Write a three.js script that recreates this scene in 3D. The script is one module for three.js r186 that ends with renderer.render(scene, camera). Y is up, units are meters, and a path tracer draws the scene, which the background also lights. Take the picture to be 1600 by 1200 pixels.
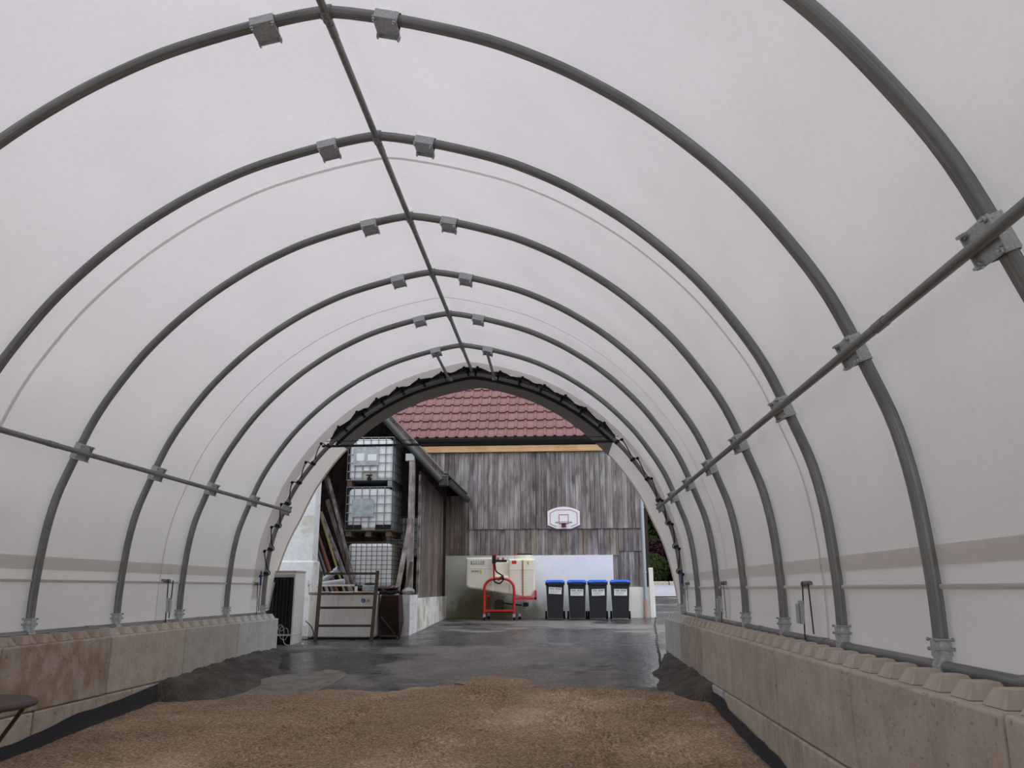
import * as THREE from 'three';
import { RoundedBoxGeometry } from 'three/addons/geometries/RoundedBoxGeometry.js';
import { mergeGeometries, mergeVertices, toCreasedNormals } from 'three/addons/utils/BufferGeometryUtils.js';

// ---------------------------------------------------------------- camera, sky, exposure
const scene = new THREE.Scene();
const EYE = 1.5;                                   // metres from the sand to the lens
const V = (X, Y, Z) => new THREE.Vector3(X, Y + EYE, -Z);   // X right, Y above eye level, Z forward along the tunnel
const camera = new THREE.PerspectiveCamera(2 * Math.atan(600 / 1259.2) * 180 / Math.PI, 4 / 3, 0.05, 400);
{
  const p = 0.2481, y = 0.0577, r = 0.0032;
  const F = new THREE.Vector3(-Math.sin(y) * Math.cos(p), Math.sin(p), -Math.cos(y) * Math.cos(p));
  const R = new THREE.Vector3(Math.cos(y), 0, -Math.sin(y));
  const U = new THREE.Vector3().crossVectors(R, F);
  const right = R.clone().multiplyScalar(Math.cos(r)).addScaledVector(U, -Math.sin(r));
  const up = R.clone().multiplyScalar(Math.sin(r)).addScaledVector(U, Math.cos(r));
  camera.position.copy(V(0, 0, 0));
  camera.quaternion.setFromRotationMatrix(new THREE.Matrix4().makeBasis(right, up, F.clone().negate()));
  camera.updateMatrixWorld();
}
{ // even overcast sky, brighter overhead as cloud cover is
  const w = 64, h = 32, d = new Float32Array(w * h * 4);
  for (let j = 0; j < h; j++) for (let i = 0; i < w; i++) {
    const e = ((j + 0.5) / h - 0.5) * Math.PI, l = (1 + 2 * Math.max(0, Math.sin(e))) / 3, k = (j * w + i) * 4;
    d[k] = l * 0.96; d[k + 1] = l * 0.985; d[k + 2] = l * 1.06; d[k + 3] = 1;
  }
  const t = new THREE.DataTexture(d, w, h, THREE.RGBAFormat, THREE.FloatType);
  t.mapping = THREE.EquirectangularReflectionMapping; t.magFilter = t.minFilter = THREE.LinearFilter; t.needsUpdate = true;
  scene.background = t; scene.environment = t;
}
const renderer = new THREE.WebGLRenderer();
renderer.toneMapping = THREE.LinearToneMapping;
renderer.toneMappingExposure = 2.45;
renderer.shadowMap.enabled = true;

// ---------------------------------------------------------------- helpers
let seed = 7;
const rnd = () => { seed |= 0; seed = seed + 0x6D2B79F5 | 0; let t = Math.imul(seed ^ seed >>> 15, 1 | seed); t = t + Math.imul(t ^ t >>> 7, 61 | t) ^ t; return ((t ^ t >>> 14) >>> 0) / 4294967296; };
const rr = (a, b) => a + (b - a) * rnd();
const clamp = (x, a = 0, b = 1) => Math.min(b, Math.max(a, x));
const mix = (a, b, t) => a + (b - a) * t;
const sstep = (a, b, x) => { const t = clamp((x - a) / (b - a)); return t * t * (3 - 2 * t); };
const lerpT = (pts, x) => { for (let i = 1; i < pts.length; i++) if (x <= pts[i][0]) { const [a, b] = [pts[i - 1], pts[i]]; return mix(a[1], b[1], clamp((x - a[0]) / (b[0] - a[0]))); } return pts[pts.length - 1][1]; };
const hash = (x, y, s) => { let n = Math.imul(x, 374761393) + Math.imul(y, 668265263) + Math.imul(s, 974634533); n = Math.imul(n ^ n >>> 13, 1274126177); return ((n ^ n >>> 16) >>> 0) / 4294967296; };
function vn(x, y, px, py, s = 0) {        // value noise, tiling every px by py cells
  const xi = Math.floor(x), yi = Math.floor(y), fx = x - xi, fy = y - yi, u = fx * fx * (3 - 2 * fx), v = fy * fy * (3 - 2 * fy);
  const m = (a, b) => ((a % b) + b) % b, h = (a, b) => hash(m(a, px), m(b, py), s);
  return mix(mix(h(xi, yi), h(xi + 1, yi), u), mix(h(xi, yi + 1), h(xi + 1, yi + 1), u), v);
}
function fbm(u, v, fx, fy, oct = 4, s = 0) { let a = 0, k = 0.5, t = 0; for (let o = 0; o < oct; o++) { a += k * vn(u * fx, v * fy, fx, fy, s + o * 17); t += k; k *= 0.5; fx *= 2; fy *= 2; } return a / t; }
const n2 = (x, y, s = 0) => vn(x + 500, y + 500, 100000, 100000, s);
function tex(w, h, f, srgb = true) {
  const d = new Uint8Array(w * h * 4);
  for (let j = 0; j < h; j++) for (let i = 0; i < w; i++) { const c = f(i / w, j / h), k = (j * w + i) * 4; if (typeof c === 'number') d[k] = d[k + 1] = d[k + 2] = clamp(c, 0, 255); else { d[k] = clamp(c[0], 0, 255); d[k + 1] = clamp(c[1], 0, 255); d[k + 2] = clamp(c[2], 0, 255); } d[k + 3] = 255; }
  const t = new THREE.DataTexture(d, w, h); t.wrapS = t.wrapT = THREE.RepeatWrapping; t.magFilter = THREE.LinearFilter; t.minFilter = THREE.LinearMipmapLinearFilter; t.generateMipmaps = true;
  if (srgb) t.colorSpace = THREE.SRGBColorSpace; t.needsUpdate = true; return t;
}
const rep = (t, x, y = x) => { const c = t.clone(); c.repeat.set(x, y); c.needsUpdate = true; return c; };
const M = (o) => new THREE.MeshStandardMaterial({ roughness: 0.8, side: THREE.DoubleSide, ...o });
const PM = (o) => new THREE.MeshPhysicalMaterial({ roughness: 0.8, side: THREE.DoubleSide, ...o });
const used = {};
function numbered(n) { used[n] = (used[n] ?? -1) + 1; return used[n] ? n + '_' + String(used[n]).padStart(3, '0') : n; }
function thing(name, label, category, at = V(0, 0, 0), group) {
  const g = new THREE.Group(); g.name = numbered(name); g.position.copy(at); g.userData = { label, category }; if (group) g.userData.group = group; scene.add(g); return g;
}
function struct(name, label, at = new THREE.Vector3()) { const g = new THREE.Group(); g.name = numbered(name); g.position.copy(at); g.userData = { kind: 'structure', label, category: name.split('_')[0] }; scene.add(g); return g; }
function part(parent, name, geo, mat, label) {
  const m = new THREE.Mesh(Array.isArray(geo) ? mergeGeometries(geo.map(plain)) : geo, mat); m.name = name; m.castShadow = m.receiveShadow = true; if (label) m.userData.label = label; parent.add(m); return m;
}
function plain(g) { let q = g.index ? g.toNonIndexed() : g.clone(); for (const k of Object.keys(q.attributes)) if (!['position', 'normal', 'uv'].includes(k)) q.deleteAttribute(k); if (!q.attributes.uv) q.setAttribute('uv', new THREE.BufferAttribute(new Float32Array(q.attributes.position.count * 2), 2)); if (!q.attributes.normal) q.computeVertexNormals(); return q; }
function uvM(g, s = 1, ou = 0, ov = 0, swap = false) { // texture coordinates in metres, by the way each face points
  const q = g.index ? g.toNonIndexed() : g, p = q.attributes.position, n = q.attributes.normal, uv = new Float32Array(p.count * 2);
  for (let i = 0; i < p.count; i++) {
    const ax = Math.abs(n.getX(i)), ay = Math.abs(n.getY(i)), az = Math.abs(n.getZ(i)); let a, b;
    if (ax >= ay && ax >= az) { a = p.getZ(i); b = p.getY(i); } else if (ay >= az) { a = p.getX(i); b = p.getZ(i); } else { a = p.getX(i); b = p.getY(i); }
    if (swap) [a, b] = [b, a];
    uv[2 * i] = a * s + ou; uv[2 * i + 1] = b * s + ov;
  }
  q.setAttribute('uv', new THREE.BufferAttribute(uv, 2)); return q;
}
const box = (w, h, d, x = 0, y = 0, z = 0) => new THREE.BoxGeometry(w, h, d).translate(x, y, z);
const rbox = (w, h, d, r, x = 0, y = 0, z = 0, s = 2) => new RoundedBoxGeometry(w, h, d, s, r).translate(x, y, z);
const v3 = (a) => a.isVector3 ? a : new THREE.Vector3(...a);
function rod(a, b, r, seg = 8, r2 = r) { a = v3(a); b = v3(b); const d = b.clone().sub(a), g = new THREE.CylinderGeometry(r2, r, d.length(), seg, 1); g.applyQuaternion(new THREE.Quaternion().setFromUnitVectors(new THREE.Vector3(0, 1, 0), d.clone().normalize())); const m = a.clone().add(b).multiplyScalar(0.5); return g.translate(m.x, m.y, m.z); }
function bar(a, b, w, t, up = [0, 0, 1]) { // a rectangular bar from a to b; w across, t along up
  a = v3(a); b = v3(b); const d = b.clone().sub(a), L = d.length(), y = d.normalize(), x = new THREE.Vector3().crossVectors(y, v3(up)).normalize(), z = new THREE.Vector3().crossVectors(x, y);
  const g = new THREE.BoxGeometry(w, L, t); g.applyMatrix4(new THREE.Matrix4().makeBasis(x, y, z)); const m = a.clone().add(b).multiplyScalar(0.5); return g.translate(m.x, m.y, m.z);
}
function tube(pts, r, n = 32, seg = 6, tension = 0.5) { return new THREE.TubeGeometry(new THREE.CatmullRomCurve3(pts.map(v3), false, 'catmullrom', tension), n, r, seg, false); }
function sheet(nu, nv, f, uvf) { // grid surface f(u, v) -> [x, y, z]
  const pos = [], uv = [], idx = [];
  for (let j = 0; j <= nv; j++) for (let i = 0; i <= nu; i++) { const p = f(i / nu, j / nv); pos.push(p[0], p[1], p[2]); const q = uvf ? uvf(i / nu, j / nv, p) : [i / nu, j / nv]; uv.push(q[0], q[1]); }
  for (let j = 0; j < nv; j++) for (let i = 0; i < nu; i++) { const a = j * (nu + 1) + i, b = a + 1, c = a + nu + 1, d = c + 1; idx.push(a, b, d, a, d, c); }
  const g = new THREE.BufferGeometry(); g.setAttribute('position', new THREE.Float32BufferAttribute(pos, 3)); g.setAttribute('uv', new THREE.Float32BufferAttribute(uv, 2)); g.setIndex(idx); g.computeVertexNormals(); return g;
}
function canvas(w, h, draw) { const c = document.createElement('canvas'); c.width = w; c.height = h; const x = c.getContext('2d'); draw(x, w, h); const t = new THREE.CanvasTexture(c); t.colorSpace = THREE.SRGBColorSpace; return t; }

// ---------------------------------------------------------------- materials
const steelTex = tex(256, 256, (u, v) => { const s = fbm(u, v, 60, 3, 3, 1), m = fbm(u, v, 8, 8, 4, 2); const k = 168 + 60 * (s - 0.5) + 60 * (m - 0.5); return [k, k * 0.995, k * 0.98]; });
const mSteel = M({ color: 0xc9cdcd, map: steelTex, metalness: 0.35, roughness: 0.48 });
const zincTex = tex(256, 256, (u, v) => { const k = 196 + 50 * (fbm(u, v, 14, 14, 4, 6) - 0.5) + 22 * (fbm(u, v, 60, 60, 2, 7) - 0.5); return [k * 0.985, k, k * 1.01]; });
const mZinc = M({ color: 0xf2f5f6, map: zincTex, metalness: 0.3, roughness: 0.36 });
const mBolt = M({ color: 0xb9bdbf, metalness: 0.75, roughness: 0.35 });
const mBlack = M({ color: 0x141414, roughness: 0.7 });
const mRubber = M({ color: 0x0f0f10, roughness: 0.85 });
const clothTex = tex(512, 512, (u, v) => { const k = 232 + 8 * (fbm(u, v, 5, 5, 4, 3) - 0.5) + 6 * (fbm(u, v, 120, 120, 2, 5) - 0.5); return [k, k * 0.984, k * 0.988]; });
const clothBump = tex(512, 512, (u, v) => 128 + 90 * (fbm(u, v, 4, 9, 4, 31) - 0.5), false);
const mCover = PM({ map: clothTex, color: 0xf4f2f1, roughness: 1, transmission: 0.45, thickness: 0, bumpMap: clothBump, bumpScale: 0.02 });
const mCoverDouble = PM({ map: clothTex, color: 0xf6f4f0, roughness: 1, transmission: 0.74, thickness: 0 });
const mHem = PM({ map: clothTex, color: 0xf6f4ee, roughness: 1, transmission: 0.8, thickness: 0 });
const mVisor = PM({ map: clothTex, color: 0xf0ece4, roughness: 1, transmission: 0.4, thickness: 0, bumpMap: clothBump, bumpScale: 0.03 });
const mNet = PM({ color: 0x726e68, roughness: 1, transmission: 0.12, thickness: 0, bumpMap: clothBump, bumpScale: 0.02 });
function concrete(base, brown, s, heavy) {
  return tex(512, 256, (u, v) => {
    const f = fbm(u, v, 8, 4, 5, s), g = fbm(u, v, 90, 40, 2, s + 3), st = fbm(u, v, 14, 3, 4, s + 9);
    const b = clamp((st - 0.5 + heavy * 0.3) * 1.7) * heavy, pit = fbm(u, v, 60, 24, 2, s + 21) > 0.8 ? -28 : 0, drip = 16 * (fbm(u, v, 40, 2, 3, s + 30) - 0.5);
    const k = 26 * (f - 0.5) + 14 * (g - 0.5) + pit + drip;
    return [0, 1, 2].map((c) => mix(base[c], brown[c], b) + k);
  });
}
const concBump = tex(512, 256, (u, v) => 128 + 120 * (fbm(u, v, 30, 12, 4, 77) - 0.5), false);
const cm = (map, o = {}) => M({ map, roughness: 0.92, bumpMap: concBump, bumpScale: 0.006, ...o });
const mConc = [cm(concrete([187, 180, 169], [168, 153, 134], 1, 0.25)), cm(concrete([180, 172, 161], [146, 123, 98], 2, 0.9)), cm(concrete([184, 176, 164], [170, 150, 126], 3, 0.45)), cm(concrete([196, 194, 191], [178, 170, 160], 4, 0.15)), cm(concrete([180, 173, 162], [162, 142, 119], 5, 0.7)), cm(concrete([186, 178, 168], [166, 149, 133], 6, 0.4))];
const sandTex = tex(2048, 2048, (u, v) => {
  const a = fbm(u, v, 6, 6, 5, 11), b = fbm(u, v, 380, 380, 2, 12), c = fbm(u, v, 18, 26, 4, 13), d = fbm(u, v, 500, 500, 1, 14);
  const light = clamp((c - 0.5) * 2 + 0.2) * 0.35 + clamp((a - 0.5) * 4) * 0.5, k = 56 * (b - 0.5) + 60 * (d - 0.5) + 30 * (a - 0.5);
  return [mix(138, 182, light) + k, mix(118, 162, light) + k, mix(94, 134, light) + k];
});
const sandBump = tex(1024, 1024, (u, v) => 128 + 150 * (fbm(u, v, 260, 260, 2, 15) - 0.5) + 70 * (fbm(u, v, 20, 60, 3, 16) - 0.5), false);
const mSand = M({ map: sandTex, bumpMap: sandBump, bumpScale: 0.012, roughness: 1 });
const wet = (u, v) => fbm(u, v, 5, 7, 5, 41);
const asphaltTex = tex(2048, 2048, (u, v) => {
  const w = wet(u, v), g = fbm(u, v, 400, 400, 2, 42), p = fbm(u, v, 30, 40, 3, 43), dry = sstep(0.54, 0.66, w + 0.12 * (p - 0.5));
  const k = 44 * (g - 0.5) + 30 * (p - 0.5); return [mix(68, 110, dry) + k, mix(66, 105, dry) + k, mix(67, 101, dry) + k];
});
const asphaltRough = tex(1024, 1024, (u, v) => { const w = wet(u, v), p = fbm(u, v, 60, 80, 3, 44); return mix(74, 190, sstep(0.5, 0.66, w + 0.14 * (p - 0.5))) + 40 * (p - 0.5); }, false);
const asphaltBump = tex(1024, 1024, (u, v) => 128 + 160 * (fbm(u, v, 160, 160, 3, 45) - 0.5) + 60 * (fbm(u, v, 20, 34, 3, 46) - 0.5), false);
const mAsphalt = M({ map: asphaltTex, roughnessMap: asphaltRough, bumpMap: asphaltBump, bumpScale: 0.006, roughness: 1 });
const mScreed = M({ map: tex(512, 512, (u, v) => { const k = 128 + 60 * (fbm(u, v, 10, 10, 5, 47) - 0.5) + 30 * (fbm(u, v, 150, 150, 2, 48) - 0.5); return [k, k * 0.965, k * 0.9]; }), bumpMap: asphaltBump, bumpScale: 0.008, roughness: 0.9 });
const mPile = M({ map: tex(512, 512, (u, v) => { const k = 92 + 60 * (fbm(u, v, 8, 8, 5, 51) - 0.5) + 46 * (fbm(u, v, 160, 160, 2, 52) - 0.5); return [k, k * 0.965, k * 0.9]; }), bumpMap: sandBump, bumpScale: 0.03, roughness: 1 });
const mFleece = M({ color: 0x333337, roughness: 0.9, bumpMap: sandBump, bumpScale: 0.01 });
function woodTex(base, dark, light, s) {
  return tex(512, 1024, (u, v) => {
    const gr = fbm(u, v, 70, 3, 4, s), big = fbm(u, v, 9, 2, 4, s + 5), str = fbm(u, v, 24, 1, 4, s + 9), fleck = fbm(u, v, 40, 6, 3, s + 14);
    const pa = fbm(u, v, 6, 7, 4, s + 23), d = clamp((0.52 - gr) * 3) * 0.45 + clamp((0.48 - str) * 3.4) * 0.45 + clamp((0.46 - pa) * 4) * 0.5, l = clamp((big - 0.5) * 3) * 0.6 + clamp((fleck - 0.62) * 6) * 0.6 + clamp((pa - 0.56) * 4) * 0.5;
    return [0, 1, 2].map((c) => mix(mix(base[c], dark[c], clamp(d)), light[c], clamp(l * (1 - d))));
  });
}
const wood = woodTex([154, 149, 147], [86, 80, 79], [206, 203, 204], 61), woodBump = tex(512, 1024, (u, v) => 128 + 160 * (fbm(u, v, 70, 3, 4, 61) - 0.5), false);
const wm = (color, map = wood) => M({ map, color, roughness: 0.88, bumpMap: woodBump, bumpScale: 0.004 });
const mWood = [0xffffff, 0xeceaec, 0xf6f2ef, 0xe0dee2, 0xcfcccc, 0xf4ece6].map((c) => wm(c));
const mWoodWarm = wm(0xeadccb);
const woodB = woodTex([128, 118, 114], [76, 67, 64], [172, 165, 162], 71);
const mWoodBrown = [0xffffff, 0xe6ddd8, 0xf4eae2].map((c) => wm(c, woodB));
const mWoodDark = wm(0x8a7d74, woodB), mWoodNew = wm(0xffffff, woodTex([226, 188, 140], [204, 158, 108], [238, 206, 164], 81));
const mPallet = wm(0xd9c8b0, woodB);
const tileTex = tex(256, 256, (u, v) => { const a = fbm(u, v, 6, 6, 4, 91), b = fbm(u, v, 60, 60, 2, 92); const k = 30 * (a - 0.5) + 18 * (b - 0.5); return [118 + k, 78 + k * 0.8, 75 + k * 0.8]; });
const mTile = [0xffffff, 0xf8f2f1, 0xfffaf8, 0xf2ecea].map((c) => M({ map: tileTex, color: c, roughness: 0.62 }));
const mDeck = M({ color: 0x5a2e28, roughness: 0.9 });
const plaster = tex(1024, 512, (u, v) => {     // white lime paint; grey-green algae on the left half and along the foot
  const f = fbm(u, v, 10, 6, 5, 101), g = fbm(u, v, 120, 60, 2, 102), d = fbm(u, v, 30, 4, 4, 103);
  const left = sstep(0.5, 0.26, u + 0.22 * (f - 0.5)), foot = sstep(0.34, 0.02, v + 0.3 * (d - 0.5)) * sstep(0.72, 0.5, u), blot = sstep(0.2, 0.0, Math.hypot((u - 0.24) * 1.2, (v - 0.2)) - 0.12 + 0.2 * (f - 0.5));
  const k = 10 * (g - 0.5) + 12 * (f - 0.5); let c = [238, 240, 244]; c = c.map((x, i) => mix(x, [192, 192, 182][i], left)); c = c.map((x, i) => mix(x, [120, 118, 92][i], clamp(foot * 0.7 + blot * 0.75 * left)));
  return c.map((x) => x + k);
});
const mPlaster = M({ map: plaster, roughness: 0.9, bumpMap: concBump, bumpScale: 0.004 });
const limeTex = tex(512, 512, (u, v) => { const f = fbm(u, v, 6, 6, 5, 111), g = fbm(u, v, 80, 80, 2, 112), st = fbm(u, v, 5, 9, 4, 113); const k = 22 * (f - 0.5) + 22 * (g - 0.5), d = clamp((st - 0.62) * 4); return [mix(226, 190, d) + k, mix(228, 186, d) + k, mix(230, 166, d) + k]; });
const mLime = M({ map: limeTex, roughness: 0.92, bumpMap: concBump, bumpScale: 0.012 });
const mLimeMossy = M({ map: tex(512, 256, (u, v) => { const f = fbm(u, v, 8, 4, 5, 121), d = fbm(u, v, 18, 3, 4, 122), b = clamp((d - 0.42) * 3.2), y = clamp((f - 0.5) * 4) * b; const k = 24 * (f - 0.5); return [mix(mix(226, 178, b), 206, y) + k, mix(mix(226, 172, b), 200, y) + k, mix(mix(224, 150, b), 164, y) + k]; }), roughness: 0.92 });
const rustTex = tex(256, 256, (u, v) => { const f = fbm(u, v, 8, 8, 5, 131), k = 50 * (f - 0.5); return [86 + k, 73 + k * 0.85, 66 + k * 0.75]; });
const mRust = M({ map: rustTex, roughness: 0.85, metalness: 0.2 }), mRustDark = M({ map: rustTex, color: 0x8a6a62, roughness: 0.85 });
const mWhitePaint = M({ map: tex(256, 256, (u, v) => { const k = 236 + 16 * (fbm(u, v, 6, 6, 5, 141) - 0.5) - 18 * clamp((fbm(u, v, 30, 4, 4, 142) - 0.6) * 5); return [k, k * 0.995, k * 0.97]; }), roughness: 0.5 });
const mIbc = PM({ map: tex(256, 256, (u, v) => { const k = 246 + 20 * (fbm(u, v, 5, 5, 5, 151) - 0.5); return [k * 0.985, k * 0.995, k * 1.01]; }), roughness: 0.45 });
const mCage = M({ color: 0x8d9194, metalness: 0.6, roughness: 0.45 }), mCageRusty = M({ color: 0x6d5c50, metalness: 0.4, roughness: 0.6 });
const mPlate = M({ map: tex(256, 256, (u, v) => { const k = 176 + 60 * (fbm(u, v, 7, 7, 4, 161) - 0.5); return [k * 0.95, k, k * 1.04]; }), roughness: 0.5, metalness: 0.3 });
const mRed = M({ color: 0xc02a24, roughness: 0.45 }), mRedOld = M({ color: 0x5e2c26, roughness: 0.6 });
const mTank = M({ map: tex(256, 256, (u, v) => { const k = 234 + 16 * (fbm(u, v, 5, 5, 4, 171) - 0.5); return [k, k * 0.985, k * 0.915]; }), roughness: 0.5 });
const mBin = M({ color: 0x222428, roughness: 0.6 }), mLid = M({ color: 0x2f6fe0, roughness: 0.5 });
const mPvc = M({ color: 0xa3a8ab, roughness: 0.5 }), mYellow = M({ color: 0x8f8650, roughness: 0.7 }), mPvcOld = M({ color: 0x7c8084, roughness: 0.6 });
const mPipe = M({ color: 0xb4bcc2, metalness: 0.6, roughness: 0.35 }), mClay = M({ color: 0xb79a8c, roughness: 0.7 });
const mGutter = M({ color: 0x2e2d2e, roughness: 0.5, metalness: 0.2 });
const mSheet = M({ color: 0x767877, metalness: 0.5, roughness: 0.45, map: steelTex });
const mTable = M({ color: 0x4a3a36, roughness: 0.55 });
const mBlue = M({ color: 0x23357a, roughness: 0.5 });

// ---------------------------------------------------------------- ground
const yardY = (z) => lerpT([[-80, -1.6], [9.4, -1.6], [10.4, -1.36], [11.3, -1.275], [14.4, -1.0], [22.5, -0.775], [32, -0.4], [45, 0.12], [120, 0.6]], z);
const sandBase = (z) => lerpT([[-20, -1.5], [5, -1.5], [6.5, -1.48], [8, -1.42], [10, -1.29], [11.4, -1.25], [12, -1.24]], z);
const sandEdge = (x) => lerpT([[-5, 9.95], [-4.5, 10.1], [-3.9, 10.4], [-3.2, 10.85], [-2.3, 11.2], [-1, 11.38], [0, 11.4], [1, 11.05], [1.5, 10.7], [1.8, 10.2]], x);
const floor = struct('floor', 'brown sand floor with tyre marks inside the tunnel');
part(floor, 'sand_surface', sheet(170, 440, (u, v) => {
  const x = mix(-4.98, 1.83, u), z = mix(-6, 11.75, v);
  let y = sandBase(z), e = sandEdge(x) + 0.16 * (n2(x * 3, z * 0.3, 4) - 0.5) + 0.07 * (n2(x * 14, 3, 6) - 0.5);
  y += 0.05 * (n2(x * 0.9, z * 0.7, 1) - 0.5) + 0.02 * (n2(x * 4, z * 5, 2) - 0.5) + 0.01 * (n2(x * 13, z * 15, 3) - 0.5);
  for (const [cx, sl] of [[-2.7, 0.06], [-1.2, 0.05], [0.1, 0.02], [1.1, -0.04]]) { const d = x - cx - sl * (z - 6), w = 0.36 + 0.08 * n2(z, cx); if (Math.abs(d) < w) y += (-0.02 + 0.055 * Math.max(0, Math.sin((z - Math.abs(d) * 0.7) * 26 + 2 * n2(x * 3, z * 3, 18))) * n2(x * 2, z * 1.2, 8)) * sstep(w, w * 0.7, Math.abs(d)); }
  const near = Math.min(x + 4.93, 1.78 - x); y -= 0.05 * sstep(0.1, 0.0, near);
  if (z > e) y -= (z - e) * 0.9;
  return [x, y + EYE, -z];
}, (u, v, p) => [p[0] / 6.8, p[2] / 6.8]), mSand);
const yard = struct('floor_yard', 'dark wet asphalt yard between tunnel and barn');
part(yard, 'asphalt_surface', sheet(80, 260, (u, v) => {
  const x = mix(-30, 30, u), z = lerpT([[0, 9.5], [0.75, 26], [1, 110]], v); return [x, yardY(z) + EYE + (z < 26 ? 0.02 * (n2(x * 0.7, z * 0.8, 20) - 0.5) : 0), -z];
}, (u, v, p) => [p[0] / 9, p[2] / 9]), mAsphalt);
part(yard, 'outer_ground', sheet(2, 2, (u, v) => [mix(-60, 60, u), -1.62 + EYE, mix(60, -9.6, v)], (u, v, p) => [p[0] / 9, p[2] / 9]), mAsphalt);
{ // joint between the yard asphalt and the paving along the right
  const line = [[1.34, 11.6], [1.4, 12.1], [1.52, 13.3], [1.64, 14.6], [1.9, 17.0], [2.2, 20], [2.5, 22.4]];
  part(yard, 'paving_joint', sheet(1, 40, (u, v) => { const z = mix(11.6, 22.4, v), x = lerpT(line.map(([a, b]) => [b, a]), z) + 0.02 * (n2(z * 4, 1, 9) - 0.5); return [x + (u - 0.5) * 0.035, yardY(z) + EYE + 0.018, -z]; }), mBlack);
  part(yard, 'light_screed', sheet(24, 24, (u, v) => { const a = u * 6.283, r = v * (1 + 0.25 * (n2(Math.cos(a) * 2, Math.sin(a) * 2, 33) - 0.5) + 0.16 * (n2(Math.cos(a) * 7, Math.sin(a) * 7, 34) - 0.5)); const x = -3.75 + Math.cos(a) * 0.62 * r + 0.25 * Math.sin(a) * r, z = 11.35 + Math.sin(a) * 1.0 * r; return [x, yardY(z) + EYE + 0.022 - 0.014 * v * v, -z]; }, (u, v, p) => [p[0], p[2]]), mScreed);
  part(yard, 'sand_smear', sheet(40, 10, (u, v) => { const a = u * 6.283, r = v * (1 + 0.5 * (n2(Math.cos(a) * 2, Math.sin(a) * 2, 35) - 0.5) + 0.3 * (n2(Math.cos(a) * 8, Math.sin(a) * 8, 36) - 0.5)); const x = -0.85 + Math.cos(a) * 0.45 * r - 0.1 * Math.sin(a) * r, z = 11.55 + Math.sin(a) * 0.5 * r; return [x, yardY(z) + EYE + 0.016 - 0.01 * v * v, -z]; }, (u, v, p) => [p[0] / 6.8, p[2] / 6.8]), mSand, 'sand dragged onto the asphalt');
  part(yard, 'far_paving', sheet(8, 8, (u, v) => { const x = mix(2.6, 14, u), z = mix(33, 44.5, v); return [x, yardY(z) + EYE + 0.03, -z]; }, (u, v, p) => [p[0] / 3, p[2] / 3]), M({ color: 0xa4a7ad, roughness: 0.8, map: clothTex }));
}
function pile(label, face, dir, reach, z0, z1, crest) {
  const g = thing('mortar_heap', label, 'heap', V(face + dir * 0.3, -1.25, (z0 + z1) / 2));
  const ox = g.position.x, oy = g.position.y, oz = g.position.z;
  part(g, 'heap_surface', sheet(30, 90, (u, v) => {
    const z = mix(z0, z1, v), rc = lerpT(reach, z) * (1 + 0.3 * (n2(z * 2.2, 5, 61) - 0.5)), x = face + dir * u * rc, gy = Math.min(yardY(z), z < 11 ? sandBase(z) : 9), h = lerpT(crest, z) - gy, e = sstep(z0, z0 + 0.2, z) * sstep(z1, z1 - 0.35, z);
    const y = gy - 0.03 + (h + 0.03) * Math.pow(1 - u, 0.9) * e + 0.05 * (n2(x * 6, z * 5, 62) - 0.5) * (1 - u) * e + 0.02 * (n2(x * 22, z * 20, 63) - 0.5) * (1 - u);
    return [x - ox, y + EYE - oy, -z - oz];
  }, (u, v, p) => [p[0] / 2, p[2] / 2]), mPile);
}
pile('dark mortar heap against the left concrete wall near its barn end', -4.915, 1, [[9.9, 0.3], [10.3, 0.7], [11.3, 0.9], [12.6, 0.75], [14.4, 0.3]], 9.95, 14.5, [[9.9, -1.1], [10.8, -1.06], [12.6, -0.99], [14.4, -0.98]]);
pile('dark mortar heap at the foot of the right concrete wall', 1.765, -1, [[10, 0.2], [10.6, 0.5], [12, 0.55], [13, 0.42], [14.2, 0.15]], 9.98, 14.2, [[10, -1.12], [10.8, -1.06], [12.6, -1.04], [14.2, -1.04]]);
function fleece(label, face, dir, top, z0, z1) {
  const g = thing('ground_fleece', label, 'fleece', V(face, -1.4, (z0 + z1) / 2)), ox = g.position.x, oy = g.position.y, oz = g.position.z;
  part(g, 'fleece_sheet', sheet(4, 80, (u, v) => { const z = mix(z0, z1, v), t = lerpT(top, z) + 0.02 * (n2(z * 4, 2, 71) - 0.5), b = sandBase(z) - 0.12; return [face + dir * (0.012 + 0.1 * u * u) - ox, mix(t, b, u) + EYE - oy, -z - oz]; }, (u, v, p) => [p[2], p[1]]), mFleece);
}
fleece('dark fleece strip between sand and left concrete wall', -4.91, 1, [[2, -1.42], [7.0, -1.36], [7.8, -1.30], [8.34, -1.22], [9.5, -1.17], [10.1, -1.11]], 2, 10.1);
fleece('dark fleece strip between sand and right concrete wall', 1.76, -1, [[2, -1.5], [7, -1.37], [7.4, -1.33], [8.5, -1.28], [9.35, -1.24], [9.4, -1.18], [10.2, -1.17]], 2, 10.2);

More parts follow.
